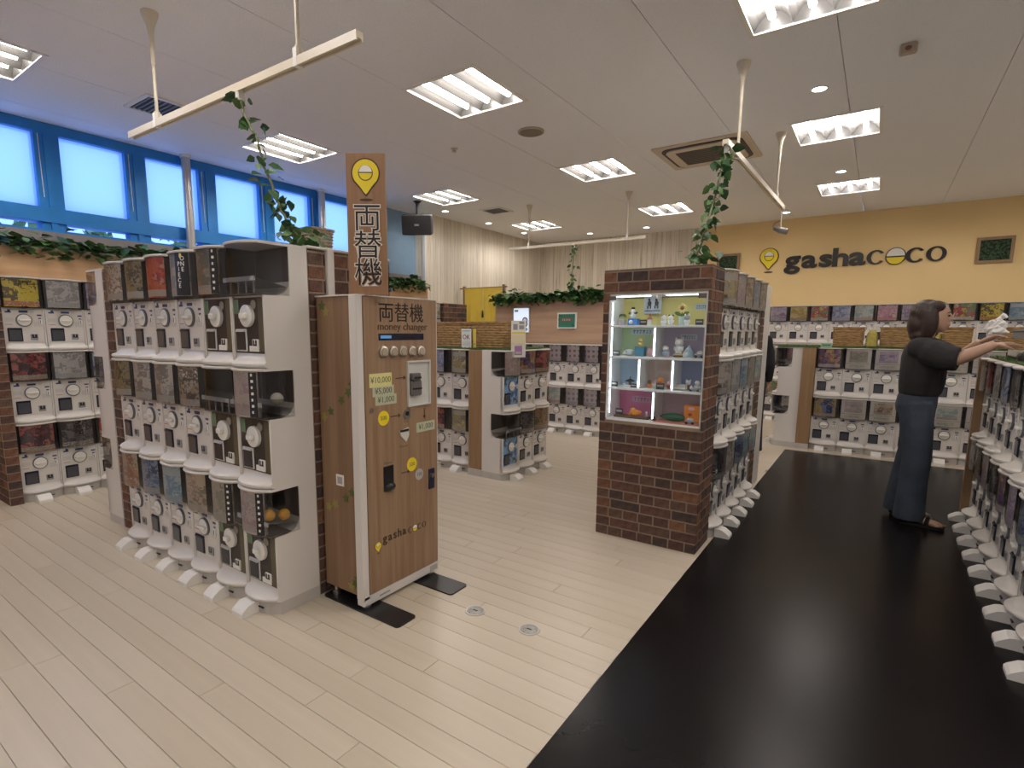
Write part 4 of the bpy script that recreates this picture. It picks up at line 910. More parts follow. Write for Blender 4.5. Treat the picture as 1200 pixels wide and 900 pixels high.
toy('toy_gnome', -1.196, z+.0, 'small red and white cone toy behind the black name card', 'toy', [('body', MB().tube([(0, 0, 0), (0, 0, .04)], [.015, .012], 12), TW), ('hat', MB().tube([(0, 0, .038), (0, 0, .072)], [.014, .002], 12), TR), ('brim', MB().tube([(0, 0, .036), (0, 0, .04)], [.018, .018], 12), TR)], 3.46)
card(-1.205, z, 'black name card below the pale show card on the top shelf')
figure(-1.092, z, .06, 'white cow figurine, left of a matching pair beside the sunflower', TW, TW, 3.42, TGr); figure(-1.05, z, .06, 'white cow figurine with dark patches nearest the sunflower vase', TW, TW, 3.42, navy)
sf = [('vase', MB().tube([(0, 0, 0), (0, 0, .04), (0, 0, .05)], [.018, .019, .016], 14), mat('vase_mint', (.5, .66, .62), .2)), ('stalk', MB().tube([(0, 0, .04), (.003, 0, .09)], .003, 6), leafm[1]), ('flower_centre', MB().ell((.004, -.012, .103), (.012, .006, .012), 12, 6), TBr)]
for i in range(10):
    a = i*PI/5; sf.append(('petal', MB().ell((.004+.02*math.cos(a), -.009, .103+.02*math.sin(a)), (.011 if abs(math.cos(a)) > .5 else .006, .003, .006 if abs(math.cos(a)) > .5 else .011), 8, 5), TY))
for i in range(6):
    a = -.3-i*.5; sf.append(('leaf', MB().ell((.03*math.cos(a), 0, .082+.02*math.sin(a)), (.016, .008, .008), 8, 5), leafm[1]))
toy('sunflower_vase', -.992, z, 'sunflower with leaves in a small mint vase', 'flower vase', sf, 3.44)
figure(-.95, z, .062, 'white and grey cow figurine right beside the mint vase', TW, TGr, 3.41, TW); card(-.868, z, 'black name card under the blue title plate')
z = SH[2]
card(-1.375, z, 'black name card on the green-backed shelf')
toy('plush_cushion', -1.31, z, 'pale blue rounded plush on the green-backed shelf', 'plush', [('body', MB().ell((0, 0, .021), (.036, .025, .022), 14, 8), mat('plush_pale', (.62, .70, .74), .8)), ('snout', MB().ell((-.024, -.012, .02), (.012, .012, .011), 8, 6), TW), ('eye', MB().ell((-.01, -.024, .027), (.003, .002, .004), 6, 4), black)])
toy('gift_box', -1.235, z, 'teal box under a round yellow plush', 'box', [('box', MB().bbox(-.03, .03, -.025, .025, 0, .058, .003), mat('teal_box', (.05, .24, .38), .5)), ('lid', MB().bbox(-.032, .032, -.027, .027, .052, .06, .002), mat('teal_lid', (.08, .32, .46), .5))])
figure(-1.234, z+.06, .055, 'round yellow chick plush sitting on the teal box', TY, TY, 3.43, True)
toy('plush_rabbit', -1.165, z, 'pink round plush beside the lit divider', 'plush', [('body', MB().ell((0, 0, .024), (.028, .024, .025), 12, 8), TP), ('head', MB().ell((0, -.01, .04), (.018, .016, .014), 10, 6), TP), ('ear', MB().ell((-.01, -.006, .058), (.005, .004, .012), 8, 5), TP), ('ear', MB().ell((.01, -.006, .058), (.005, .004, .012), 8, 5), TP)])
figure(-1.075, z, .072, 'white and blue capped figurine on the lavender-backed shelf', TLB, TW); figure(-1.04, z, .026, 'tiny pink toy at the foot of the big white figurine', TP, TP, 3.37)
figure(-1.0, z+.018, .095, 'largest white figurine on the yellow pedestal', TW, TW, 3.45, True)
toy('pedestal', -1.0, z, 'small yellow and brown pedestal under the white figurine', 'pedestal', [('block', MB().bbox(-.026, .026, -.02, .02, 0, .012, .002), TBr), ('top', MB().bbox(-.03, .03, -.022, .022, .012, .018, .002), TY)], 3.45)
toy('dome_toy', -.935, z, 'light blue dome-backed toy on the lavender-backed shelf', 'toy', [('shell', MB().ell((0, 0, .0), (.034, .028, .062), 14, 6, zmin=0), TLB), ('face', MB().ell((-.012, -.022, .02), (.018, .012, .018), 10, 6), TW), ('fin', MB().ell((.0, .0, .06), (.012, .006, .014), 8, 5), TLB)])
toy('toy_car', -.87, z, 'small grey toy car at the end of the lavender-backed shelf', 'toy car', [('body', MB().ell((0, 0, .016), (.034, .02, .014), 14, 6), TGr), ('cabin', MB().ell((.002, 0, .028), (.02, .017, .014), 12, 6), TW), ('wheel', MB().tube([(-.018, -.021, .009), (-.018, -.014, .009)], .009, 10), black), ('wheel', MB().tube([(.018, -.021, .009), (.018, -.014, .009)], .009, 10), black)])
z = SH[1]
card(-1.38, z, 'black name card on the pale blue-backed shelf'); card(-1.25, z, 'grey name card beside the tiny lantern model', .04, .026); card(-1.08, z, 'black name card on the peach-backed shelf', .05, .04)
toy('lantern_model', -1.295, z, 'tiny pagoda lantern model with dark roof', 'model', [('base', MB().bbox(-.03, .03, -.02, .02, 0, .01, .002), TW), ('post', MB().bbox(-.008, .008, -.008, .008, .01, .036, .001), TBr), ('roof', MB().tube([(0, 0, .034), (0, 0, .04), (0, 0, .052)], [.034, .028, .003], 6), navy), ('finial', MB().tube([(0, 0, .05), (0, 0, .066)], [.005, .003], 8), TBr)])
toy('tray_model', -1.335, z, 'tiny white tray model beside the pagoda lantern', 'model', [('tray', MB().bbox(-.018, .018, -.015, .015, 0, .006, .002), TW), ('bowl', MB().ell((0, 0, .012), (.012, .01, .008), 10, 5), TW)])
for x_, c1, c2, h_, lab in ((-1.17, TO, TBr, .048, 'small orange-brown figurine on the peach-backed shelf by the divider'), (-1.135, TW, TP, .056, 'small white and pink figurine on the peach-backed shelf'), (-1.098, TR, TO, .07, 'tallest red figurine on the peach-backed shelf'), (-1.045, TR, TP, .05, 'small red and pink figurine right of the black card')): figure(x_, z, h_, lab, c1, c2, 3.44)
toy('sofa_model', -.965, z, 'pale miniature sofa on the blue-backed shelf', 'model', [('seat', MB().bbox(-.034, .034, -.018, .018, .004, .018, .004), mat('sofa_pale', (.62, .62, .58), .6)), ('back', MB().bbox(-.034, .034, .008, .02, .01, .036, .004), mat('sofa_pale', (.6, .6, .6))), ('arm', MB().bbox(-.038, -.03, -.018, .018, .004, .026, .003), MATS['sofa_pale']), ('arm', MB().bbox(.03, .038, -.018, .018, .004, .026, .003), MATS['sofa_pale'])], 3.40)
figure(-.935, z, .06, 'white dog figurine with brown scarf on the blue-backed shelf', TBr, TW, 3.46, True); figure(-.88, z, .06, 'white dog figurine at the right end of the blue-backed shelf', TW, TW, 3.46, TGr)
toy('scooter_model', -.878, z, 'tiny grey and white scooter model before the white dog', 'model', [('body', MB().ell((0, 0, .014), (.028, .009, .011), 12, 6), TGr), ('fairing', MB().ell((-.018, 0, .022), (.008, .008, .014), 8, 6), TW), ('wheel', MB().tube([(-.02, -.005, .008), (-.02, .005, .008)], .008, 10), black), ('wheel', MB().tube([(.02, -.005, .008), (.02, .005, .008)], .008, 10), black)], 3.385)
z = SH[0]
card(-1.345, z+.016, 'black name card before the magenta backdrop', .05, .042, 3.385)
toy('wood_plank', -1.262, z, 'dark wooden display plank before the magenta backdrop', 'display base', [('plank', MB().bbox(-.115, .115, -.03, .03, 0, .016, .003), TBr), ('foot', MB().box(-.1, -.08, -.025, .025, -.0, .002), TBr)], 3.40)
toy('orange_plush', -1.245, z+.016, 'bright orange lumpy plush on the dark plank', 'plush', [('body', MB().ell((0, 0, .02), (.036, .022, .021), 12, 8), TO), ('head', MB().ell((-.008, -.01, .038), (.018, .014, .014), 10, 6), mat('toy_orange_light', (.9, .42, .08), .5)), ('tail', MB().ell((.032, 0, .026), (.014, .01, .012), 8, 6), TO), ('paw', MB().ell((-.028, -.012, .01), (.012, .01, .009), 8, 5), TO)], 3.40)
toy('silver_bell', -1.168, z+.016, 'tiny silver figurine on the end of the dark plank', 'figurine', [('body', MB().tube([(0, 0, 0), (0, 0, .02)], [.012, .008], 10), TGr), ('head', MB().ell((0, 0, .026), (.008, .008, .008), 8, 6), TW)], 3.40)
toy('black_stand', -1.105, z+.003, 'little black stand between the two lowest displays', 'stand', [('block', MB().bbox(-.012, .012, -.01, .01, 0, .012, .002), black), ('peg', MB().tube([(0, 0, .01), (.003, 0, .026)], .006, 8), black)], 3.36)
toy('leaf_pouch', -1.0, z+.003, 'dark green leaf-shaped pouch on the coral mat', 'pouch', [('pouch', MB().ell((0, 0, .026), (.072, .022, .026), 18, 8), TG), ('zip', MB().tube([(-.07, -.004, .036), (0, -.02, .044), (.07, -.004, .036)], .003, 6), leafm[2]), ('tag', MB().box(-.082, -.068, -.006, .0, .02, .03), TG)], 3.41)
toy('orange_box', -.892, z+.003, 'bright orange cube box with pale label and brown round emblem', 'box', [('box', MB().bbox(-.05, .05, -.03, .03, 0, .105, .005), TO), ('label', MB().ell((-.005, -.03, .085), (.02, .003, .01), 12, 6), TP), ('emblem', MB().ell((-.01, -.031, .05), (.012, .003, .011), 12, 6), TR)], 3.45)
toy('grey_car', -.885, z+.003, 'small grey toy car before the orange cube box', 'toy car', [('body', MB().bbox(-.03, .03, -.012, .012, .005, .024, .005), TGr), ('cabin', MB().bbox(-.016, .018, -.01, .01, .022, .036, .004), TW), ('wheel', MB().tube([(-.018, -.014, .008), (-.018, -.008, .008)], .008, 10), black), ('wheel', MB().tube([(.018, -.014, .008), (.018, -.008, .008)], .008, 10), black)], 3.36)

# ================================================================== TURF ISLANDS AND BOARDS
H2 = BASE+2*TH
def turf(x0, x1, y0, y1, label):
    r = empty('turf_top', ((x0+x1)/2, (y0+y1)/2, H2), label, 'turf'); part(r, 'mat', MB().box(x0, x1, y0, y1, H2, H2+.012), turfm)
    g = MB(); rg = random.Random(int(x0*100)); n = int((x1-x0)*(y1-y0)*2600)
    for i in range(min(n, 3500)):
        x_, y_ = rg.uniform(x0, x1), rg.uniform(y0, y1); a = rg.uniform(0, 6.28); d = Vector((math.cos(a), math.sin(a), 0))*.005; t = Vector((rg.uniform(-.012, .012), rg.uniform(-.012, .012), .014)); b_ = Vector((x_, y_, H2+.008)); g.add([b_-d, b_+d, b_+t], [(0, 1, 2)])
    q = part(r, 'blades', g, leafm[3]); q['kind'] = 'stuff'
# middle island
r = empty('island_core', (-3.4, 4.5, 0), 'white core of the turf island between its machine rows', 'partition')
part(r, 'core', MB().box(-4.0, -2.89, 4.302, 4.76, 0, H2-.005), white); part(r, 'skirting', MB().box(-4.0, -2.89, 4.76, 4.766, 0, BASE), grey)
r = empty('trim_panel', (-2.97, 4.14, 0), 'oak trim panel at the corner of the turf island', 'panel')
part(r, 'panel', MB().bbox(-3.05, -2.888, 3.985, 4.30, BASE, H2-.004, .002), woodt); part(r, 'plinth', MB().box(-3.05, -2.888, 3.97, 4.30, 0, BASE), grey)
turf(-4.0, -2.63, 4.03, 4.74, 'strip of artificial turf on top of the middle island')
basket(-3.66, -3.235, 4.13, 4.4, H2+.021, H2+.255, 'wide rattan basket on the turf island beside the money changer', group='rattan baskets on the turf island', rows=10)
basket(-3.14, -2.735, 4.11, 4.38, H2+.021, H2+.255, 'wide rattan basket on the turf island under the yellow curtain', group='rattan baskets on the turf island', rows=10)
def sheet(name, O, w_, h_, rz, label, cat, bg, items, t=.004, tilt=0, group=None, stand_=True):
    """upright card or sign: O is the lower centre; items are (u0, u1, v0, v1, material) or text (string, size, u, v, material)"""
    r = empty(name, O, label, cat, group, rz); T = Matrix.Rotation(tilt, 4, 'X')
    b = MB().bbox(-w_/2, w_/2, 0, t, 0, h_, .0008); b.xf(T); bo = ob('board', b.mesh('board', bg), r)
    for it in items:
        if isinstance(it[0], str):
            me = text_mesh(it[0], it[1], .0004, 0, mats=it[4], name='lettering'); me.transform(T @ Matrix.Translation((it[2], -.0007, it[3])) @ FACE_NY); ob('lettering', me, bo)
        else:
            b = MB().box(it[0], it[1], -.0012, .0002, it[2], it[3]); b.xf(T); ob('print', b.mesh('print', it[4]), bo)
    return r
cardw = mat('card_paper', (.74, .74, .70), .5); pyel = mat('print_yellow', (.78, .62, .12), .5); ppur = mat('print_purple', (.38, .2, .42), .5); pgrn = mat('print_green', (.05, .22, .13), .5); pred = mat('print_red', (.55, .12, .1), .5); pteal = mat('print_teal', (.3, .5, .5), .5); pgry = mat('print_grey', (.3, .3, .3), .5)
sheet('ok_sign', (-3.145, 4.075, H2+.012), .115, .175, 0, 'small white standing OK sign card between the turf island baskets', 'sign', cardw, [(-.05, .05, .152, .165, pteal), ('OK', .06, 0, .098, black), (-.05, .05, .058, .06, pgry), (-.05, .05, .02, .05, mat('print_pale', (.6, .62, .6), .5))])
sheet('yellow_card', (-3.068, 4.10, H2+.012), .035, .175, 0, 'narrow yellow card standing beside the OK sign', 'card', pyel, [(-.012, .012, .03, .04, pgry)])
sheet('pop_card', (-2.57, 4.08, H2-.06), .135, .32, math.radians(52), 'cream point-of-sale card with purple foot on the turf island corner', 'sign', cardw, [(-.05, -.01, .24, .29, pgry), (.005, .05, .29, .312, pgry), (.005, .05, .245, .28, pgry), (-.06, .06, .205, .222, pyel), (-.06, .06, .11, .2, mat('print_cream', (.72, .66, .45), .5)), (-.035, .035, .02, .1, ppur), (-.028, .028, .03, .05, cardw)])
# board with ivy behind the row below the green poster
r = empty('wood_board', (-3.6, 6.74, 0), 'horizontal wood board wall topped with ivy behind the low machine row', 'board')
part(r, 'board', MB().bbox(-4.63, -2.6, 6.70, 6.78, 0, 1.80, .003), woodx); part(r, 'front_ledge', MB().box(-4.2, -2.6, 6.675, 6.70, H2-.05, H2+.004), turfm)
tv = empty('wall_screen', (-4.16, 6.695, 1.3), 'tall white lit screen with a capsule picture on the wood board', 'screen')
part(tv, 'panel', MB().bbox(-4.295, -4.03, 6.672, 6.70, 1.318, 1.668, .004), mat('screen_bezel', (.65, .68, .7), .4))
part(tv, 'picture', MB().box(-4.285, -4.04, 6.669, 6.673, 1.328, 1.658), mat('screen_glow', (.55, .62, .72), .4, emit=(.55, .65, .8), estr=.75))
for a, nm, mt in ((1.49, 'capsule_ring', blues), (1.44, 'capsule_ring', blues)): part(tv, nm, MB().tube([(-4.095, 6.6695, a), (-4.095, 6.666, a)], .045, 20), mt); part(tv, 'ring_hole', MB().tube([(-4.095, 6.666, a), (-4.095, 6.665, a)], .03, 20), cardw)
part(tv, 'corner_logo', MB().box(-4.27, -4.21, 6.667, 6.67, 1.61, 1.64), pgry); part(tv, 'caption', MB().box(-4.11, -4.05, 6.667, 6.67, 1.345, 1.385), pgry)
gp = empty('green_poster', (-3.445, 6.70, 1.36), 'green poster with yellow banner in a white frame on the wood board', 'poster')
part(gp, 'frame', MB().bbox(-3.59, -3.30, 6.682, 6.70, 1.375, 1.59, .003), cardw); q = part(gp, 'print', MB().box(-3.568, -3.322, 6.679, 6.683, 1.395, 1.57), mat('poster_green', (.03, .20, .13), .5))
part(gp, 'banner', MB().prism([(-3.525, 1.455), (-3.37, 1.465), (-3.355, 1.505), (-3.37, 1.53), (-3.52, 1.52), (-3.54, 1.485)], 6.676, 6.68, 1), mat('poster_yellow', (.80, .62, .08), .5)); marks(gp, -3.447, 6.6755, 1.493, .13, .03, 5, mat('poster_orange', (.6, .25, .05), .5), q, 4)
for a, b_ in ((-3.55, 1.55), (-3.52, 1.545), (-3.56, 1.5), (-3.345, 1.415), (-3.36, 1.43)): part(gp, 'leaf_print', MB().prism([(a+x_*.7, b_+z_*.7) for x_, z_ in star()], 6.677, 6.68, 1), leafm[2])
# left board under the windows with ivy
r = empty('wood_fascia', (-5.6, 3.4, 0), 'long orange-toned wood fascia board under the windows topped with ivy', 'board')
part(r, 'board', MB().bbox(-5.66, -5.56, -1.2, 6.26, 0, 1.98, .003), woodb); part(r, 'ledge', MB().box(-5.73, -5.56, -1.2, 6.26, 1.98, 2.0), grey)
r = empty('brick_pier', (-5.45, 1.15, 0), 'narrow brick pier beside the machines under the windows', 'pier')
part(r, 'core', MB().box(-5.56, -5.262, 1.135, 1.218, 0, 1.70), mortar); bricks(r, (-5.262, 1.137, 0), PI/2, .08, 0, 1.70); bricks(r, (-5.56, 1.135, 0), 0, .29, 0, 1.70)
# machines, brick pier and curtain in the far corner
run((-5.05, 5.90, 0), (0, 1, 0), 1, PI/2, 3, seq('lemon', 'tan', 'paper'), 'before the brick pier near the yellow curtain', 'far corner machines')
r = empty('brick_pier', (-5.2, 6.3, 0), 'brick pier standing beside the yellow curtain', 'pier')
part(r, 'core', MB().box(-5.55, -5.06, 6.04, 6.56, 0, H3), mortar); bricks(r, (-5.06, 6.04, 0), PI/2, .52, 1.0, H3, ch=.075); bricks(r, (-5.55, 6.04, 0), 0, .49, 1.0, H3, ch=.075)
r = empty('noren_curtain', (-5.2, 7.1, 0), 'yellow split doorway curtain hanging on a wooden frame', 'curtain')
def cloth(x0, x1, z0, z1, ph):
    m = MB(); n = 28; vs = []
    for k in range(13):
        f = k/12; z_ = z1+(z0-z1)*f
        for i in range(n+1): u = i/n; vs.append((x0+(x1-x0)*u, 7.09+.012*math.sin(u*14+ph)*f+.006*math.sin(u*31+ph)*f, z_))
    m.add(vs, [(k*(n+1)+i, k*(n+1)+i+1, (k+1)*(n+1)+i+1, (k+1)*(n+1)+i) for k in range(12) for i in range(n)]); return m
nm_ = mat('noren_yellow', (.74, .54, .075), .8, bump=.2, bscale=200, var=.06)
part(r, 'curtain_half', cloth(-5.50, -5.142, 1.12, 2.01, 0), nm_, True); part(r, 'curtain_half', cloth(-5.138, -4.78, 1.12, 2.01, 2), nm_, True)
part(r, 'rod', MB().tube([(-5.60, 7.09, 2.012), (-4.68, 7.09, 2.012)], .01, 10), woodt)
for x_ in (-5.53, -4.76): part(r, 'frame_post', MB().bbox(x_-.022, x_+.022, 7.1, 7.14, 0, 2.05, .003), woodt)
part(r, 'hem_loops', MB().box(-5.51, -4.77, 7.082, 7.1, 1.995, 2.02), nm_); part(r, 'tassel', MB().tube([(-5.14, 7.08, 1.66), (-5.14, 7.08, 1.55)], [.008, .018], 8), black)
# low island behind the woman
r = empty('low_island_core', (0, 7.6, 0), 'core of the low island behind the woman, beside the black floor', 'partition')
part(r, 'core', MB().box(-.55, 1.6, 7.504, 7.72, 0, H2-.006), white); part(r, 'skirting', MB().box(-.55, 1.6, 7.72, 7.726, 0, BASE), grey)
r = empty('trim_panel', (-.63, 7.36, 0), 'oak trim panel at the end of the low island', 'panel')
part(r, 'panel', MB().bbox(-.698, -.564, 7.215, 7.5, BASE, H2-.004, .002), woodt); part(r, 'plinth', MB().box(-.698, -.564, 7.205, 7.5, 0, BASE), grey)
run((-1.0, 7.24+.1325, 0), (0, 1, 0), 2, -PI/2, 2, seq('slate tan', 'blue paper'), 'at the white end of the low island', 'end machines of the low island', opened=(0,))
turf(-.96, 1.6, 7.23, 7.72, 'strip of artificial turf on the low island behind the woman')
for i, (a, b_, lab) in enumerate(((-.435, -.13, 'rattan basket on the low island nearest its oak trim'), (-.005, .29, 'rattan basket on the low island behind the woman'), (.515, .765, 'rattan basket on the low island beside the white cloth'), (.95, 1.25, 'rattan basket on the low island behind the grey tray'))):
    basket(a, b_, 7.28, 7.5, H2+.021, H2+.23, lab, group='rattan baskets on the low island', rows=10)
for x_, lab, mt in ((-.065, 'yellow folded bag between two rattan baskets on the low island', pyel), (.47, 'small yellow folded bag hidden beside the woman', pyel)):
    r = empty('folded_bag', (x_, 7.4, H2+.021), lab, 'bag'); ob('bag', MB().loft([[(a*s, b_*s, z_) for a, b_ in rrect(.055, .05, .02, 3)] for s, z_ in ((1, 0), (1.02, .06), (.85, .14), (.5, .165))]).mesh('bag', mat('bag_yellow', (.5, .42, .1), .7, var=.2, vscale=30)), r); ob('fold', MB().box(-.03, .03, -.004, .004, .16, .178).mesh('fold', MATS['bag_yellow']), r)
sheet('green_card', (-.475, 7.215, H2+.006), .105, .045, 0, 'small pale green card lying on the edge of the low island turf', 'card', mat('card_green', (.33, .48, .27), .5), [(-.04, .04, .014, .03, pgrn)])
# island by the woman
r = empty('aisle_island_core', (.98, 4.0, 0), 'core of the turf-topped island the woman reaches over', 'partition')
part(r, 'core', MB().box(.886, 1.25, 2.68, 5.2, 0, H2-.006), white); part(r, 'end_panel', MB().bbox(.60, 1.25, 5.2, 5.235, 0, H2, .004), white); part(r, 'end_trim', MB().box(.592, .64, 5.196, 5.24, 0, H2-.006), woodt)
turf(.64, 1.25, 2.7, 5.2, 'artificial turf on the island the woman reaches over')

# ================================================================== WALL SIGN AND FRAMES
ws = empty('wall_sign', (-.3, YB, 2.4), 'black raised gashacoco lettering with yellow pin logo on yellow wall', 'sign')
pin(ws, lambda u, v, d: (-1.512+u, YB-d, 2.318+v), .25, .03)
def WS(u, v, d): return (u, YB-d, v)
gl = mat('sign_black', (.018, .016, .015), .4)
SZ = .36; base = 2.305
adv = (.222, .212, .185, .205, .2); u = -1.185
for ch_, a in zip('gasha', adv):
    me = text_mesh(ch_, SZ, .012, .011, mats=gl, name='letter', sx=1.28); me.transform(Matrix.Translation((u, YB-.014, base+.1)) @ FACE_NY)
    dz = 0
    zs = [v.co.z for v in me.vertices]; lo = min(zs); hi = max(zs)
    want = base-.075 if ch_ == 'g' else base
    me.transform(Matrix.Translation((0, 0, want-lo))); part(ws, 'letter', me, None); u += a
h = .2
for k, (nm, op) in enumerate((('c', .8), ('O', 0), ('c', .8), ('o', .0001))):
    u0 = -.245+k*.222
    if nm == 'O':
        def layer(poly, d0, d1):
            n = len(poly); m = MB(); m.add([WS(x_, z_, d0) for x_, z_ in poly]+[WS(x_, z_, d1) for x_, z_ in poly], [(i, (i+1) % n, n+(i+1) % n, n+i) for i in range(n)]+[tuple(reversed(range(n))), tuple(range(n, 2*n))]); return m
        cu_, cv = u0+.108, base+.1
        q = part(ws, 'letter_capsule', layer(circle(.118, 28, cu_, cv), 0, .024), gl, fix=True)
        part(ws, 'capsule_bottom', layer(circle(.103, 18, cu_, cv-.005, PI+.1, 2*PI-.1), .01, .028), yellow, fix=True, parent=q); part(ws, 'capsule_top', layer(circle(.103, 18, cu_, cv+.005, -.02, PI+.02), .01, .028), capsw, fix=True, parent=q)
    else: ringletter(ws, WS, 'letter', u0-.005, u0+.215, base, base+h, op*.8, .024, gl)
mossm = mat('moss_dark', (.02, .035, .02), .9, bump=1, bscale=60, var=.6, vscale=40)
for x0_, x1_, z0, z1, lab in ((.93, 1.295, 2.245, 2.575, 'square moss picture in a wood frame right of the wall sign'), (-2.285, -1.94, 2.30, 2.60, 'square moss picture in a wood frame behind the brick cabinet top')):
    r = empty('moss_frame', ((x0_+x1_)/2, YB, z0), lab, 'picture', 'moss pictures on the yellow wall'); t = .035
    f = MB(); f.box(x0_, x1_, YB-.03, YB, z0, z0+t); f.box(x0_, x1_, YB-.03, YB, z1-t, z1); f.box(x0_, x0_+t, YB-.03, YB, z0+t, z1-t); f.box(x1_-t, x1_, YB-.03, YB, z0+t, z1-t)
    part(r, 'frame', f, woodt); part(r, 'backing', MB().box(x0_+t, x1_-t, YB-.012, YB, z0+t, z1-t), mossm)
    g = MB(); rg = random.Random(9)
    for i in range(160):
        c = Vector((rg.uniform(x0_+t, x1_-t), YB-.016, rg.uniform(z0+t, z1-t))); d = Vector((rg.uniform(-1, 1), -rg.random()*.5, rg.uniform(-1, 1))).normalized()*.018; e = d.cross(Vector((0, 1, 0)))*.6; g.add([c-d, c+e, c+d, c-e], [(0, 1, 2, 3)])
    q = part(r, 'moss_leaves', g, leafm[2]); q['kind'] = 'stuff'

# ================================================================== IVY
def leaf_at(m, c, size, rg, mi):
    a = rg.uniform(0, 6.28); e = rg.uniform(-.9, .5)
    d = Vector((math.cos(a)*math.cos(e), math.sin(a)*math.cos(e), math.sin(e))); s_ = d.cross(Vector((rg.uniform(-.4, .4), rg.uniform(-.4, .4), 1))).normalized(); n_ = s_.cross(d)
    L = size; P = [c, c+d*L*.25+s_*L*.42+n_*L*.1, c+d*L*.65+s_*L*.3+n_*L*.06, c+d*L, c+d*L*.65-s_*L*.3+n_*L*.06, c+d*L*.25-s_*L*.42+n_*L*.1, c+d*L*.5]
    m.add(P, [(0, 1, 6), (1, 2, 6), (2, 3, 6), (3, 4, 6), (4, 5, 6), (5, 0, 6)], mi)
def garland(p0, p1, n, rad, size, label, drop=.5, seed=1, zjit=.03):
    p0 = Vector(p0); p1 = Vector(p1); r = empty('ivy_garland', (p0+p1)/2, label, 'ivy', 'ivy garlands'); rg = random.Random(seed); m = MB()
    for i in range(n):
        t = rg.random(); k = .55+.45*math.sin(t*(p1-p0).length*9+seed)*math.sin(t*(p1-p0).length*3.1)
        c = p0.lerp(p1, t)+Vector((rg.gauss(0, rad*.5), rg.gauss(0, rad*.5), rg.gauss(0, rad*.6)*max(k, .3)-(rad*drop if rg.random() < .35 else 0)))
        leaf_at(m, c, size*rg.uniform(.6, 1.2), rg, rg.randrange(4))
    q = part(r, 'foliage', m, leafm); q['kind'] = 'stuff'
    N = 24; st = [p0.lerp(p1, i/N)+Vector((0, 0, zjit*math.sin(i*1.7))) for i in range(N+1)]; part(r, 'stem', MB().tube(st, .008, 6), stemm)
garland((-4.66, 6.70, 1.82), (-2.62, 6.70, 1.82), 1250, .085, .09, 'thick ivy garland along the top of the wood board', seed=4)
garland((-5.57, -.6, 2.03), (-5.57, 6.22, 2.03), 2300, .08, .09, 'long ivy garland along the fascia board under the windows', seed=6, drop=.9)
lms = []
for i in range(4):
    m = MB(); rg = random.Random(50+i); L = 1; P = [(0, 0, 0), (.3, .38, .06), (.62, .3, .05), (1, 0, -.08), (.62, -.3, .05), (.3, -.38, .06), (.5, 0, -.02)]
    m.add(P, [(0, 1, 6), (1, 2, 6), (2, 3, 6), (3, 4, 6), (4, 5, 6), (5, 0, 6)]); lms.append(m.mesh('leaf', leafm[i], True))
def vine(pts, n, size, label, heap=0, seed=1, spread=.05):
    pts = [Vector(p) for p in pts]; r = empty('hanging_vine', pts[0], label, 'vine', 'hanging vines'); rg = random.Random(seed)
    def at(t):
        f = t*(len(pts)-1); i = min(int(f), len(pts)-2); return pts[i].lerp(pts[i+1], f-i)
    N = 26; part(r, 'stem', MB().tube([at(i/N)+Vector((rg.uniform(-.006, .006), rg.uniform(-.006, .006), 0)) for i in range(N+1)], .006, 6), stemm)
    part(r, 'clip', MB().bbox(pts[0].x-.014, pts[0].x+.014, pts[0].y-.02, pts[0].y+.02, pts[0].z-.04, pts[0].z+.01, .003), white2)
    for i in range(n+heap):
        t = rg.random() if i < n else 1-rg.random()*.04
        c = at(t)+Vector((rg.gauss(0, spread*.5), rg.gauss(0, spread*.5), rg.uniform(-.02, .02)))
        if i >= n: c = pts[-1]+Vector((rg.gauss(0, .07), rg.gauss(0, .04), abs(rg.gauss(0, .035))))
        o = ob('leaf', rg.choice(lms), r, c-r.location); s_ = size*rg.uniform(.65, 1.2); o.scale = (s_, s_, s_)
        o.rotation_euler = (rg.uniform(-1.1, 1.1), rg.uniform(-.2, 1.2), rg.uniform(0, 6.28))
    return r
vine([(-2.582, 1.576, 2.47), (-2.56, 1.58, 2.36), (-2.50, 1.6, 2.25), (-2.44, 1.6, 2.09), (-2.37, 1.61, 1.94), (-2.33, 1.63, 1.85), (-2.30, 1.68, 1.765)], 62, .066, 'leafy vine hanging from the rail onto the block beside the money changer', 34, 3)
vine([(-.868, 3.77, 2.48), (-.875, 3.73, 2.36), (-.89, 3.66, 2.18), (-.905, 3.58, 2.02), (-.92, 3.5, 1.88), (-.935, 3.46, 1.77)], 120, .066, 'leafy vine hanging from the rail onto the lit display cabinet', 8, 8, .04)
vine([(-3.40, 6.745, 2.48), (-3.39, 6.74, 2.3), (-3.41, 6.73, 2.1), (-3.385, 6.72, 1.95), (-3.40, 6.71, 1.84)], 60, .06, 'leafy vine hanging from the far rail onto the wood board ivy', 6, 12, .06)

# ================================================================== PEOPLE
def remeshed(m, name, mt, voxel=.008, it=6, fac=.5):
    me = m.mesh(name, mt, False, True); o = bpy.data.objects.new(name, me); COL.objects.link(o)
    r_ = o.modifiers.new('r', 'REMESH'); r_.mode = 'VOXEL'; r_.voxel_size = voxel; r_.use_smooth_shade = True
    s_ = o.modifiers.new('s', 'SMOOTH'); s_.iterations = it; s_.factor = fac
    bpy.context.view_layer.update()
    out = bpy.data.meshes.new_from_object(o.evaluated_get(bpy.context.evaluated_depsgraph_get())); bpy.data.objects.remove(o); bpy.data.meshes.remove(me)
    out.name = name; out.materials.clear(); out.materials.append(mt)
    out.polygons.foreach_set('material_index', [0]*len(out.polygons)); out.polygons.foreach_set('use_smooth', [True]*len(out.polygons)); return out
def ering(c, rf, rl, n=20): return [(c[0]+rf*math.cos(2*PI*i/n), c[1]+rl*math.sin(2*PI*i/n), c[2]) for i in range(n)]
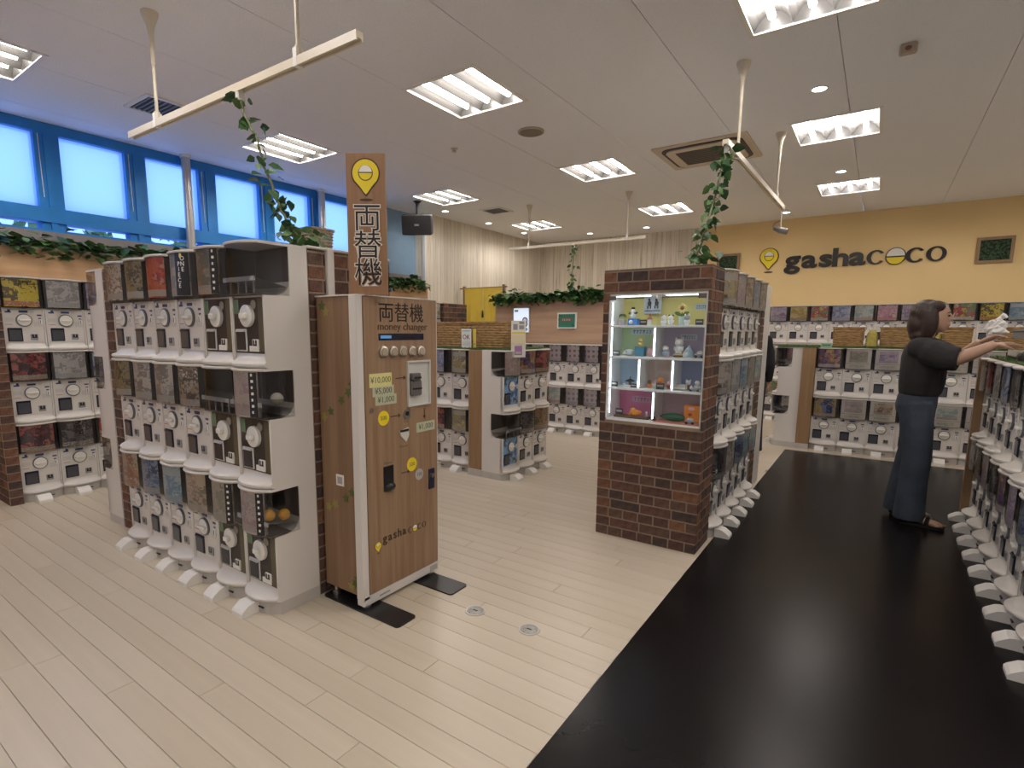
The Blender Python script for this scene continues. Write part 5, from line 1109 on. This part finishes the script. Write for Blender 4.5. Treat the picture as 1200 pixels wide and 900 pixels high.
def hand(m, w_, d, up, side, curl, size=1.0, spread=.25):
    """palm and five fingers from wrist w_ along d; up is the back of the hand; side +1 thumb on the d x up side"""
    d = Vector(d).normalized(); up = Vector(up); up = (up-d*up.dot(d)).normalized(); s_ = d.cross(up)*side; w_ = Vector(w_); k = size
    m.tube([w_-d*.015, w_+d*.02*k, w_+d*.05*k, w_+d*.082*k], [.021*k, .028*k, .036*k, .033*k], 12, flat=.5)
    for i, (off, L) in enumerate(((.028, .066), (.010, .074), (-.009, .07), (-.027, .055))):
        p = w_+d*.074*k+s_*off*k; q = [p]; dd = (d+s_*off*spread*4).normalized()
        for j in range(3):
            a = curl*(j+.6)*.5; v = dd*math.cos(a)-up*math.sin(a); p = p+v*L*k/3; q.append(p)
        m.tube(q, [.0098*k, .0092*k, .0085*k, .007*k], 8)
    p = w_+d*.022*k+s_*.026*k; v1 = (d*.55+s_*.8-up*.25).normalized(); v2 = (d*.9+s_*.25-up*.3*(1+curl)).normalized()
    m.tube([p, p+v1*.034*k, p+v1*.034*k+v2*.03*k, p+v1*.034*k+v2*.05*k], [.0125*k, .0115*k, .010*k, .008*k], 8)
def person(O, th, label, top, pants, hairc, arms, sleeve, long_sleeve=False, group=None):
    r = empty('person', O, label, 'person', group, th); b = MB()
    # head, neck, trunk
    b.ell((.03, 0, 1.455), (.09, .072, .105), 18, 12); b.ell((.055, 0, 1.405), (.062, .056, .058), 14, 8); b.ell((.068, 0, 1.375), (.04, .032, .03), 12, 8)
    b.tube([(.11, 0, 1.475), (.122, 0, 1.452), (.131, 0, 1.436), (.115, 0, 1.424)], [.008, .011, .014, .008], 8); b.ell((.112, 0, 1.405), (.012, .024, .007), 10, 5); b.ell((.110, 0, 1.394), (.012, .02, .007), 10, 5)
    for s_ in (-1, 1): b.ell((.025, s_*.074, 1.45), (.02, .009, .03), 10, 6)
    b.tube([(-.01, 0, 1.26), (.0, 0, 1.32), (.025, 0, 1.42)], [.055, .046, .047], 14)
    b.loft([ering((0, 0, z), a, c) for z, a, c in ((.80, .095, .15), (.87, .105, .16), (.97, .09, .128), (1.06, .092, .13), (1.16, .1, .145), (1.235, .09, .155), (1.28, .065, .12), (1.30, .045, .06))])
    for s_ in (-1, 1):
        e = -s_*.045
        b.tube([(0, s_*.082, .86), (.02+e*.3, s_*.085, .66), (.015+e*.6, s_*.088, .46), (-.005+e*.8, s_*.088, .3), (-.02+e, s_*.088, .09)], [.088, .075, .056, .052, .036], 14)
        b.tube([(-.045+e, s_*.09, .05), (e, s_*.09, .062), (.07+e, s_*.094, .045), (.15+e, s_*.098, .032), (.178+e, s_*.098, .03)], [.03, .038, .034, .03, .018], 12, flat=.8)
        for k_ in range(5): b.ell((.182-.008*k_+e, s_*(.098-.03+.0155*k_), .03), (.016, .0085, .009), 8, 5)
    for s_, (sh, el, wr, hd, up, curl) in zip((-1, 1), arms):
        sh, el, wr = Vector(sh), Vector(el), Vector(wr)
        b.tube([sh, sh.lerp(el, .5), el, el.lerp(wr, .35), wr], [.052, .046, .041, .042, .028], 12); hand(b, wr, hd, up, -s_, curl)
    ob('body', remeshed(b, 'body', skinm, .0055, 5), r)
    # shirt
    c = MB(); c.loft([ering((a0, 0, z), a, d) for z, a0, a, d in ((.915, .0, .112, .165), (.93, .0, .12, .172), (1.0, .005, .13, .182), (1.1, .005, .13, .18), (1.18, .0, .125, .182), (1.245, -.005, .105, .178), (1.285, -.005, .078, .125), (1.312, .0, .058, .07))], True, True)
    for s_, (sh, el, wr, hd, up, curl) in zip((-1, 1), arms):
        sh, el, wr = Vector(sh), Vector(el), Vector(wr)
        c.ell(tuple(sh+Vector((-.006, -s_*.01, -.004))), (.076, .068, .074), 14, 9)
        if long_sleeve: c.tube([sh-Vector((0, s_*.03, 0)), sh.lerp(el, .5), el, el.lerp(wr, .5), wr.lerp(el, .06)], [.072, .066, .056, .05, .042], 14)
        else: c.tube([sh-Vector((0, s_*.05, 0)), sh.lerp(el, .4), sh.lerp(el, .8), el.lerp(wr, sleeve)], [.075, .086, .084, .08], 16)
    sh_ = ob('shirt', remeshed(c, 'shirt', top, .009, 5), r)
    # trousers
    c = MB(); c.loft([ering((a0, 0, z), a, d) for z, a0, a, d in ((.78, -.01, .108, .162), (.84, -.012, .118, .172), (.9, -.008, .114, .166), (.955, 0, .106, .156))], True, True)
    for s_ in (-1, 1):
        e = -s_*.045; c.tube([(0, s_*.08, .86), (.005+e*.25, s_*.088, .7), (.012+e*.6, s_*.093, .5), (-.003+e*.85, s_*.096, .3), (-.012+e, s_*.098, .14), (-.012+e, s_*.098, .04)], [.096, .096, .084, .083, .088, .094], 18)
    tr = ob('jeans', remeshed(c, 'jeans', pants, .009, 4), r)
    # hair: bob
    c = MB(); c.ell((-.012, 0, 1.468), (.098, .088, .105), 20, 12); c.ell((-.045, 0, 1.40), (.07, .086, .11), 16, 10); c.ell((-.03, 0, 1.325), (.07, .085, .05), 16, 8)
    for s_ in (-1, 1): c.ell((.02, s_*.07, 1.41), (.05, .028, .11), 14, 8); c.ell((.045, s_*.052, 1.52), (.052, .03, .04), 12, 8)
    ob('hair', remeshed(c, 'hair', hairc, .008, 4), r)
    for s_ in (-1, 1):
        ob('eye', MB().ell((.113, s_*.03, 1.458), (.008, .013, .006), 10, 6).mesh('eye', black, True), r); ob('eyebrow', MB().tube([(.108, s_*.048, 1.478), (.117, s_*.03, 1.484), (.118, s_*.016, 1.48)], .003, 6).mesh('eyebrow', hairc), r)
        so = MB(); so.loft([[(.065+x_*1.0-s_*.045, s_*.095+y_, z_) for x_, y_ in rrect(.125, .045, .04, 5)] for z_ in (0.003, .024)]); k0 = len(so.v); so.tube([(.09, s_*.095-.045, .02), (.095, s_*.095-.02, .066), (.095, s_*.095+.02, .066), (.09, s_*.095+.045, .02)], .012, 8, flat=2); so.tube([(-.05, s_*.095-.04, .02), (-.068, s_*.095, .075), (-.05, s_*.095+.04, .02)], .01, 8); so.xf(Matrix.Translation((-s_*.045, 0, 0)), k0)
        ob('sandal', so.mesh('sandal', black, True, True), r)
    return r, sh_, tr
tee = mat('charcoal_tee', (.022, .02, .021), .9, bump=.3, bscale=22, var=.2, vscale=6); denim = mat('blue_denim', (.052, .068, .098), .85, bump=.25, bscale=30, var=.25, vscale=7); hairb = mat('brown_hair', (.035, .017, .013), .45, bump=.5, bscale=12, vstretch=(6, 6, .6), var=.3, vscale=12)
TH_ = math.radians(-10)
woman, shirt, jeans = person((.262, 4.87, .003), TH_, 'person in charcoal tee and wide jeans reaching across the turf-topped island', tee, denim, hairb,
    [((0, -.16, 1.245), (.18, -.205, 1.165), (.365, -.165, 1.275), (1, .05, .0), (0, 0, 1), .35), ((0, .16, 1.245), (.16, .2, 1.15), (.275, .10, 1.285), (.8, -.1, .45), (-.3, .2, 1), .8)], .12)
# crumpled white bag in her far hand
cr = MB(); cr.ell((0, 0, 0), (.062, .05, .058), 16, 10); rg = random.Random(4)
cr.v = [tuple(Vector(v)*(1+rg.uniform(-.28, .22))) for v in cr.v]
Rw = Matrix.Translation(woman.location) @ Matrix.Rotation(TH_, 4, 'Z')
r = empty('plastic_bag', Rw @ Vector((.345, .10, 1.37)), 'crumpled white plastic bag held in the raised hand', 'bag'); ob('bag', cr.mesh('bag', mat('bag_white', (.78, .76, .74), .5, var=.06)), r)
ob('knot', MB().tube([(0, 0, .05), (.02, .01, .075), (.035, 0, .09)], [.02, .014, .022], 8).mesh('knot', MATS['bag_white']), r)
dk = mat('dark_jacket', (.012, .012, .017), .9, bump=.2, bscale=20)
person((-1.135, 6.55, 0), math.radians(95), 'person in dark clothes half hidden behind the lit cabinet rack', dk, mat('dark_trousers', (.02, .02, .025), .9), hairb,
    [((0, -.16, 1.245), (.03, -.2, 1.0), (.1, -.19, .80), (.35, .0, -1), (.3, -1, 0), .5), ((0, .16, 1.245), (.0, .21, 1.0), (.05, .2, .8), (.2, 0, -1), (0, 1, 0), .5)], .1, True)
# things on the turf beside her
r = empty('storage_tray', (.93, 4.72, H2+.021), 'grey lidded storage tray standing open on the turf-topped island', 'tray')
m = MB(); x0_, x1_, y0_, y1_, zz, hh = .70, 1.15, 4.45, 4.98, H2+.021, .045
m.box(x0_, x1_, y0_, y1_, zz, zz+.006); m.box(x0_, x0_+.008, y0_, y1_, zz, zz+hh); m.box(x1_-.008, x1_, y0_, y1_, zz, zz+hh); m.box(x0_, x1_, y0_, y0_+.008, zz, zz+hh); m.box(x0_, x1_, y1_-.008, y1_, zz, zz+hh)
part(r, 'tray', m, mat('tray_cream', (.62, .57, .5), .5))
lid = MB().bbox(0, .46, 0, .42, 0, .05, .006); lid.xf(Matrix.Translation((.69, 4.36, H2+.135)) @ Matrix.Rotation(math.radians(-17), 4, 'Y')); part(r, 'lid', lid, mat('lid_grey', (.30, .32, .34), .35)); rimm = MB().box(0, .46, -.004, .424, .046, .054); rimm.xf(Matrix.Translation((.69, 4.36, H2+.135)) @ Matrix.Rotation(math.radians(-17), 4, 'Y')); part(r, 'lid_rim', rimm, mat('rim_dark', (.06, .06, .06), .4))
for i, (x_, y_, a, lab, cm) in enumerate(((.84, 4.62, .2, 'cream booklet lying topmost in the storage tray', cardw), (.86, 4.78, -.3, 'brown booklet lying in the storage tray', mat('booklet_brown', (.2, .1, .06), .5)))):
    r = empty('booklet', (x_, y_, H2+.029+i*.019), lab, 'booklet', rz=a); ob('cover', MB().bbox(-.1, .1, -.07, .07, 0, .018, .002).mesh('cover', cm), r); ob('pages', MB().box(-.097, .1005, -.0705, .0705, .004, .014).mesh('pages', cardw), r)
r = empty('black_pouch', (.73, 4.26, H2+.021), 'black folded pouch on the turf beside the reaching hand', 'pouch'); ob('pouch', MB().loft([[(a*s, b_*s, z_) for a, b_ in rrect(.09, .05, .02, 4)] for s, z_ in ((.95, 0), (1, .02), (.9, .04), (.5, .048))]).mesh('pouch', black, True), r); ob('flap', MB().bbox(-.07, .07, -.045, .0, .04, .05, .003).mesh('flap', TBr), r)

# ================================================================== DETAILS ON THE NEAR BLOCK
# capsules in the end cases beside the changer
def capsule(x, y, z, c1, lab, r_=.03, c2=None):
    r = empty('toy_capsule', (x, y, z), lab, 'capsule', 'capsules in the end cases'); ob('half', MB().ell((0, 0, 0), (r_, r_, r_), 16, 6, zmax=0).mesh('half', c1, True), r); ob('half', MB().ell((0, 0, 0), (r_, r_, r_), 16, 6, zmin=0).mesh('half', c2 or c1, True), r); ob('seam', MB().tube([(0, 0, -.002), (0, 0, .002)], r_*1.03, 18).mesh('seam', c1), r)
oc = mat('capsule_orange', (.80, .40, .04), .25)
capsule(-2.25, 1.40, BASE+.425, oc, 'orange toy capsule nearest the front of the lowest end case'); capsule(-2.24, 1.475, BASE+.412, oc, 'orange toy capsule at the back of the lowest end case', .028)
capsule(-2.245, 1.47, BASE+TH+.412, mat('capsule_sage', (.36, .36, .26), .3), 'pale sage toy capsule in the middle end case', .03, capsw)
# poster side strips
def strip(c, t, txt, bg=black, x0=.046, x1=.1):
    """printed vertical title strip on the right part of a case front of the near block"""
    xc = -2.335-c*.265; p = min(MACH.values(), key=lambda o: (o.location-Vector((xc, Y1, BASE+t*TH))).length)
    q = ob('title_strip', curved(x0, x1, .339, .541, -.0035, 6).mesh('title_strip', bg, True), p); q['label'] = 'black vertical title strip'
    def put(me, u, zc):
        y_ = .006+.053*abs(u/HW)**2.4-.0052; sl = .053*2.4*abs(u/HW)**1.4/HW
        me.transform(Matrix.Translation((u, y_, zc)) @ Matrix.Rotation(math.atan(sl), 4, 'Z') @ FACE_NY); return me
    u0 = (x0+x1)/2
    if txt:
        for i, ch_ in enumerate(txt):
            ob('letter', put(text_mesh(ch_, .03, .0004, .0003, mats=capsw, name='letter'), u0+(.012 if i < 3 else -.010), .515-(i if i < 3 else i-2)*.026), q)
        ob('emblem', MB().tube([(.062, .009, .53), (.062, .012, .53)], .011, 14).mesh('emblem', pyel), q)
    else:
        m = MB()
        for k in range(7): m.box(-.006, .006*(1 if k % 2 else .4), -.006, .006, -.0004, .0004); m.v[-8:] = [(a, b_+.09-k*.028, c_) for a, b_, c_ in m.v[-8:]]
        q2 = ob('print_marks', put(m.mesh('print_marks', capsw), u0, .44), q); q2['kind'] = 'stuff'
strip(2, 2, 'ONEPIECE', x0=.022, x1=.1); strip(1, 2, '', x0=.066); strip(0, 1, '', x0=.066); strip(0, 0, '', x0=.066); strip(1, 0, '', x0=.066)

# black hanging tag on the far side edge of the lit cabinet
r = empty('hanging_tag', (-1.475, 3.42, 1.02), 'narrow black hanging tag board at the edge of the lit cabinet', 'tag')
part(r, 'board', MB().bbox(-1.505, -1.443, 3.41, 3.418, 1.02, 1.19, .002), black); q = part(r, 'cord', MB().tube([(-1.476, 3.414, 1.185), (-1.470, 3.414, 1.215), (-1.440, 3.414, 1.225)], .0025, 6), cardw)
part(r, 'button', MB().tube([(-1.462, 3.411, 1.215), (-1.462, 3.405, 1.215)], .014, 14), cardw); part(r, 'dots', MB().tube([(-1.478, 3.4095, 1.165), (-1.478, 3.4085, 1.165)], .009, 12), pyel)
m = MB()
for k in range(6): m.box(-1.484+.002*(k % 2), -1.470, 3.4088, 3.4102, 1.135-k*.019, 1.144-k*.019)
q = part(r, 'print_marks', m, stgrey); q['kind'] = 'stuff'
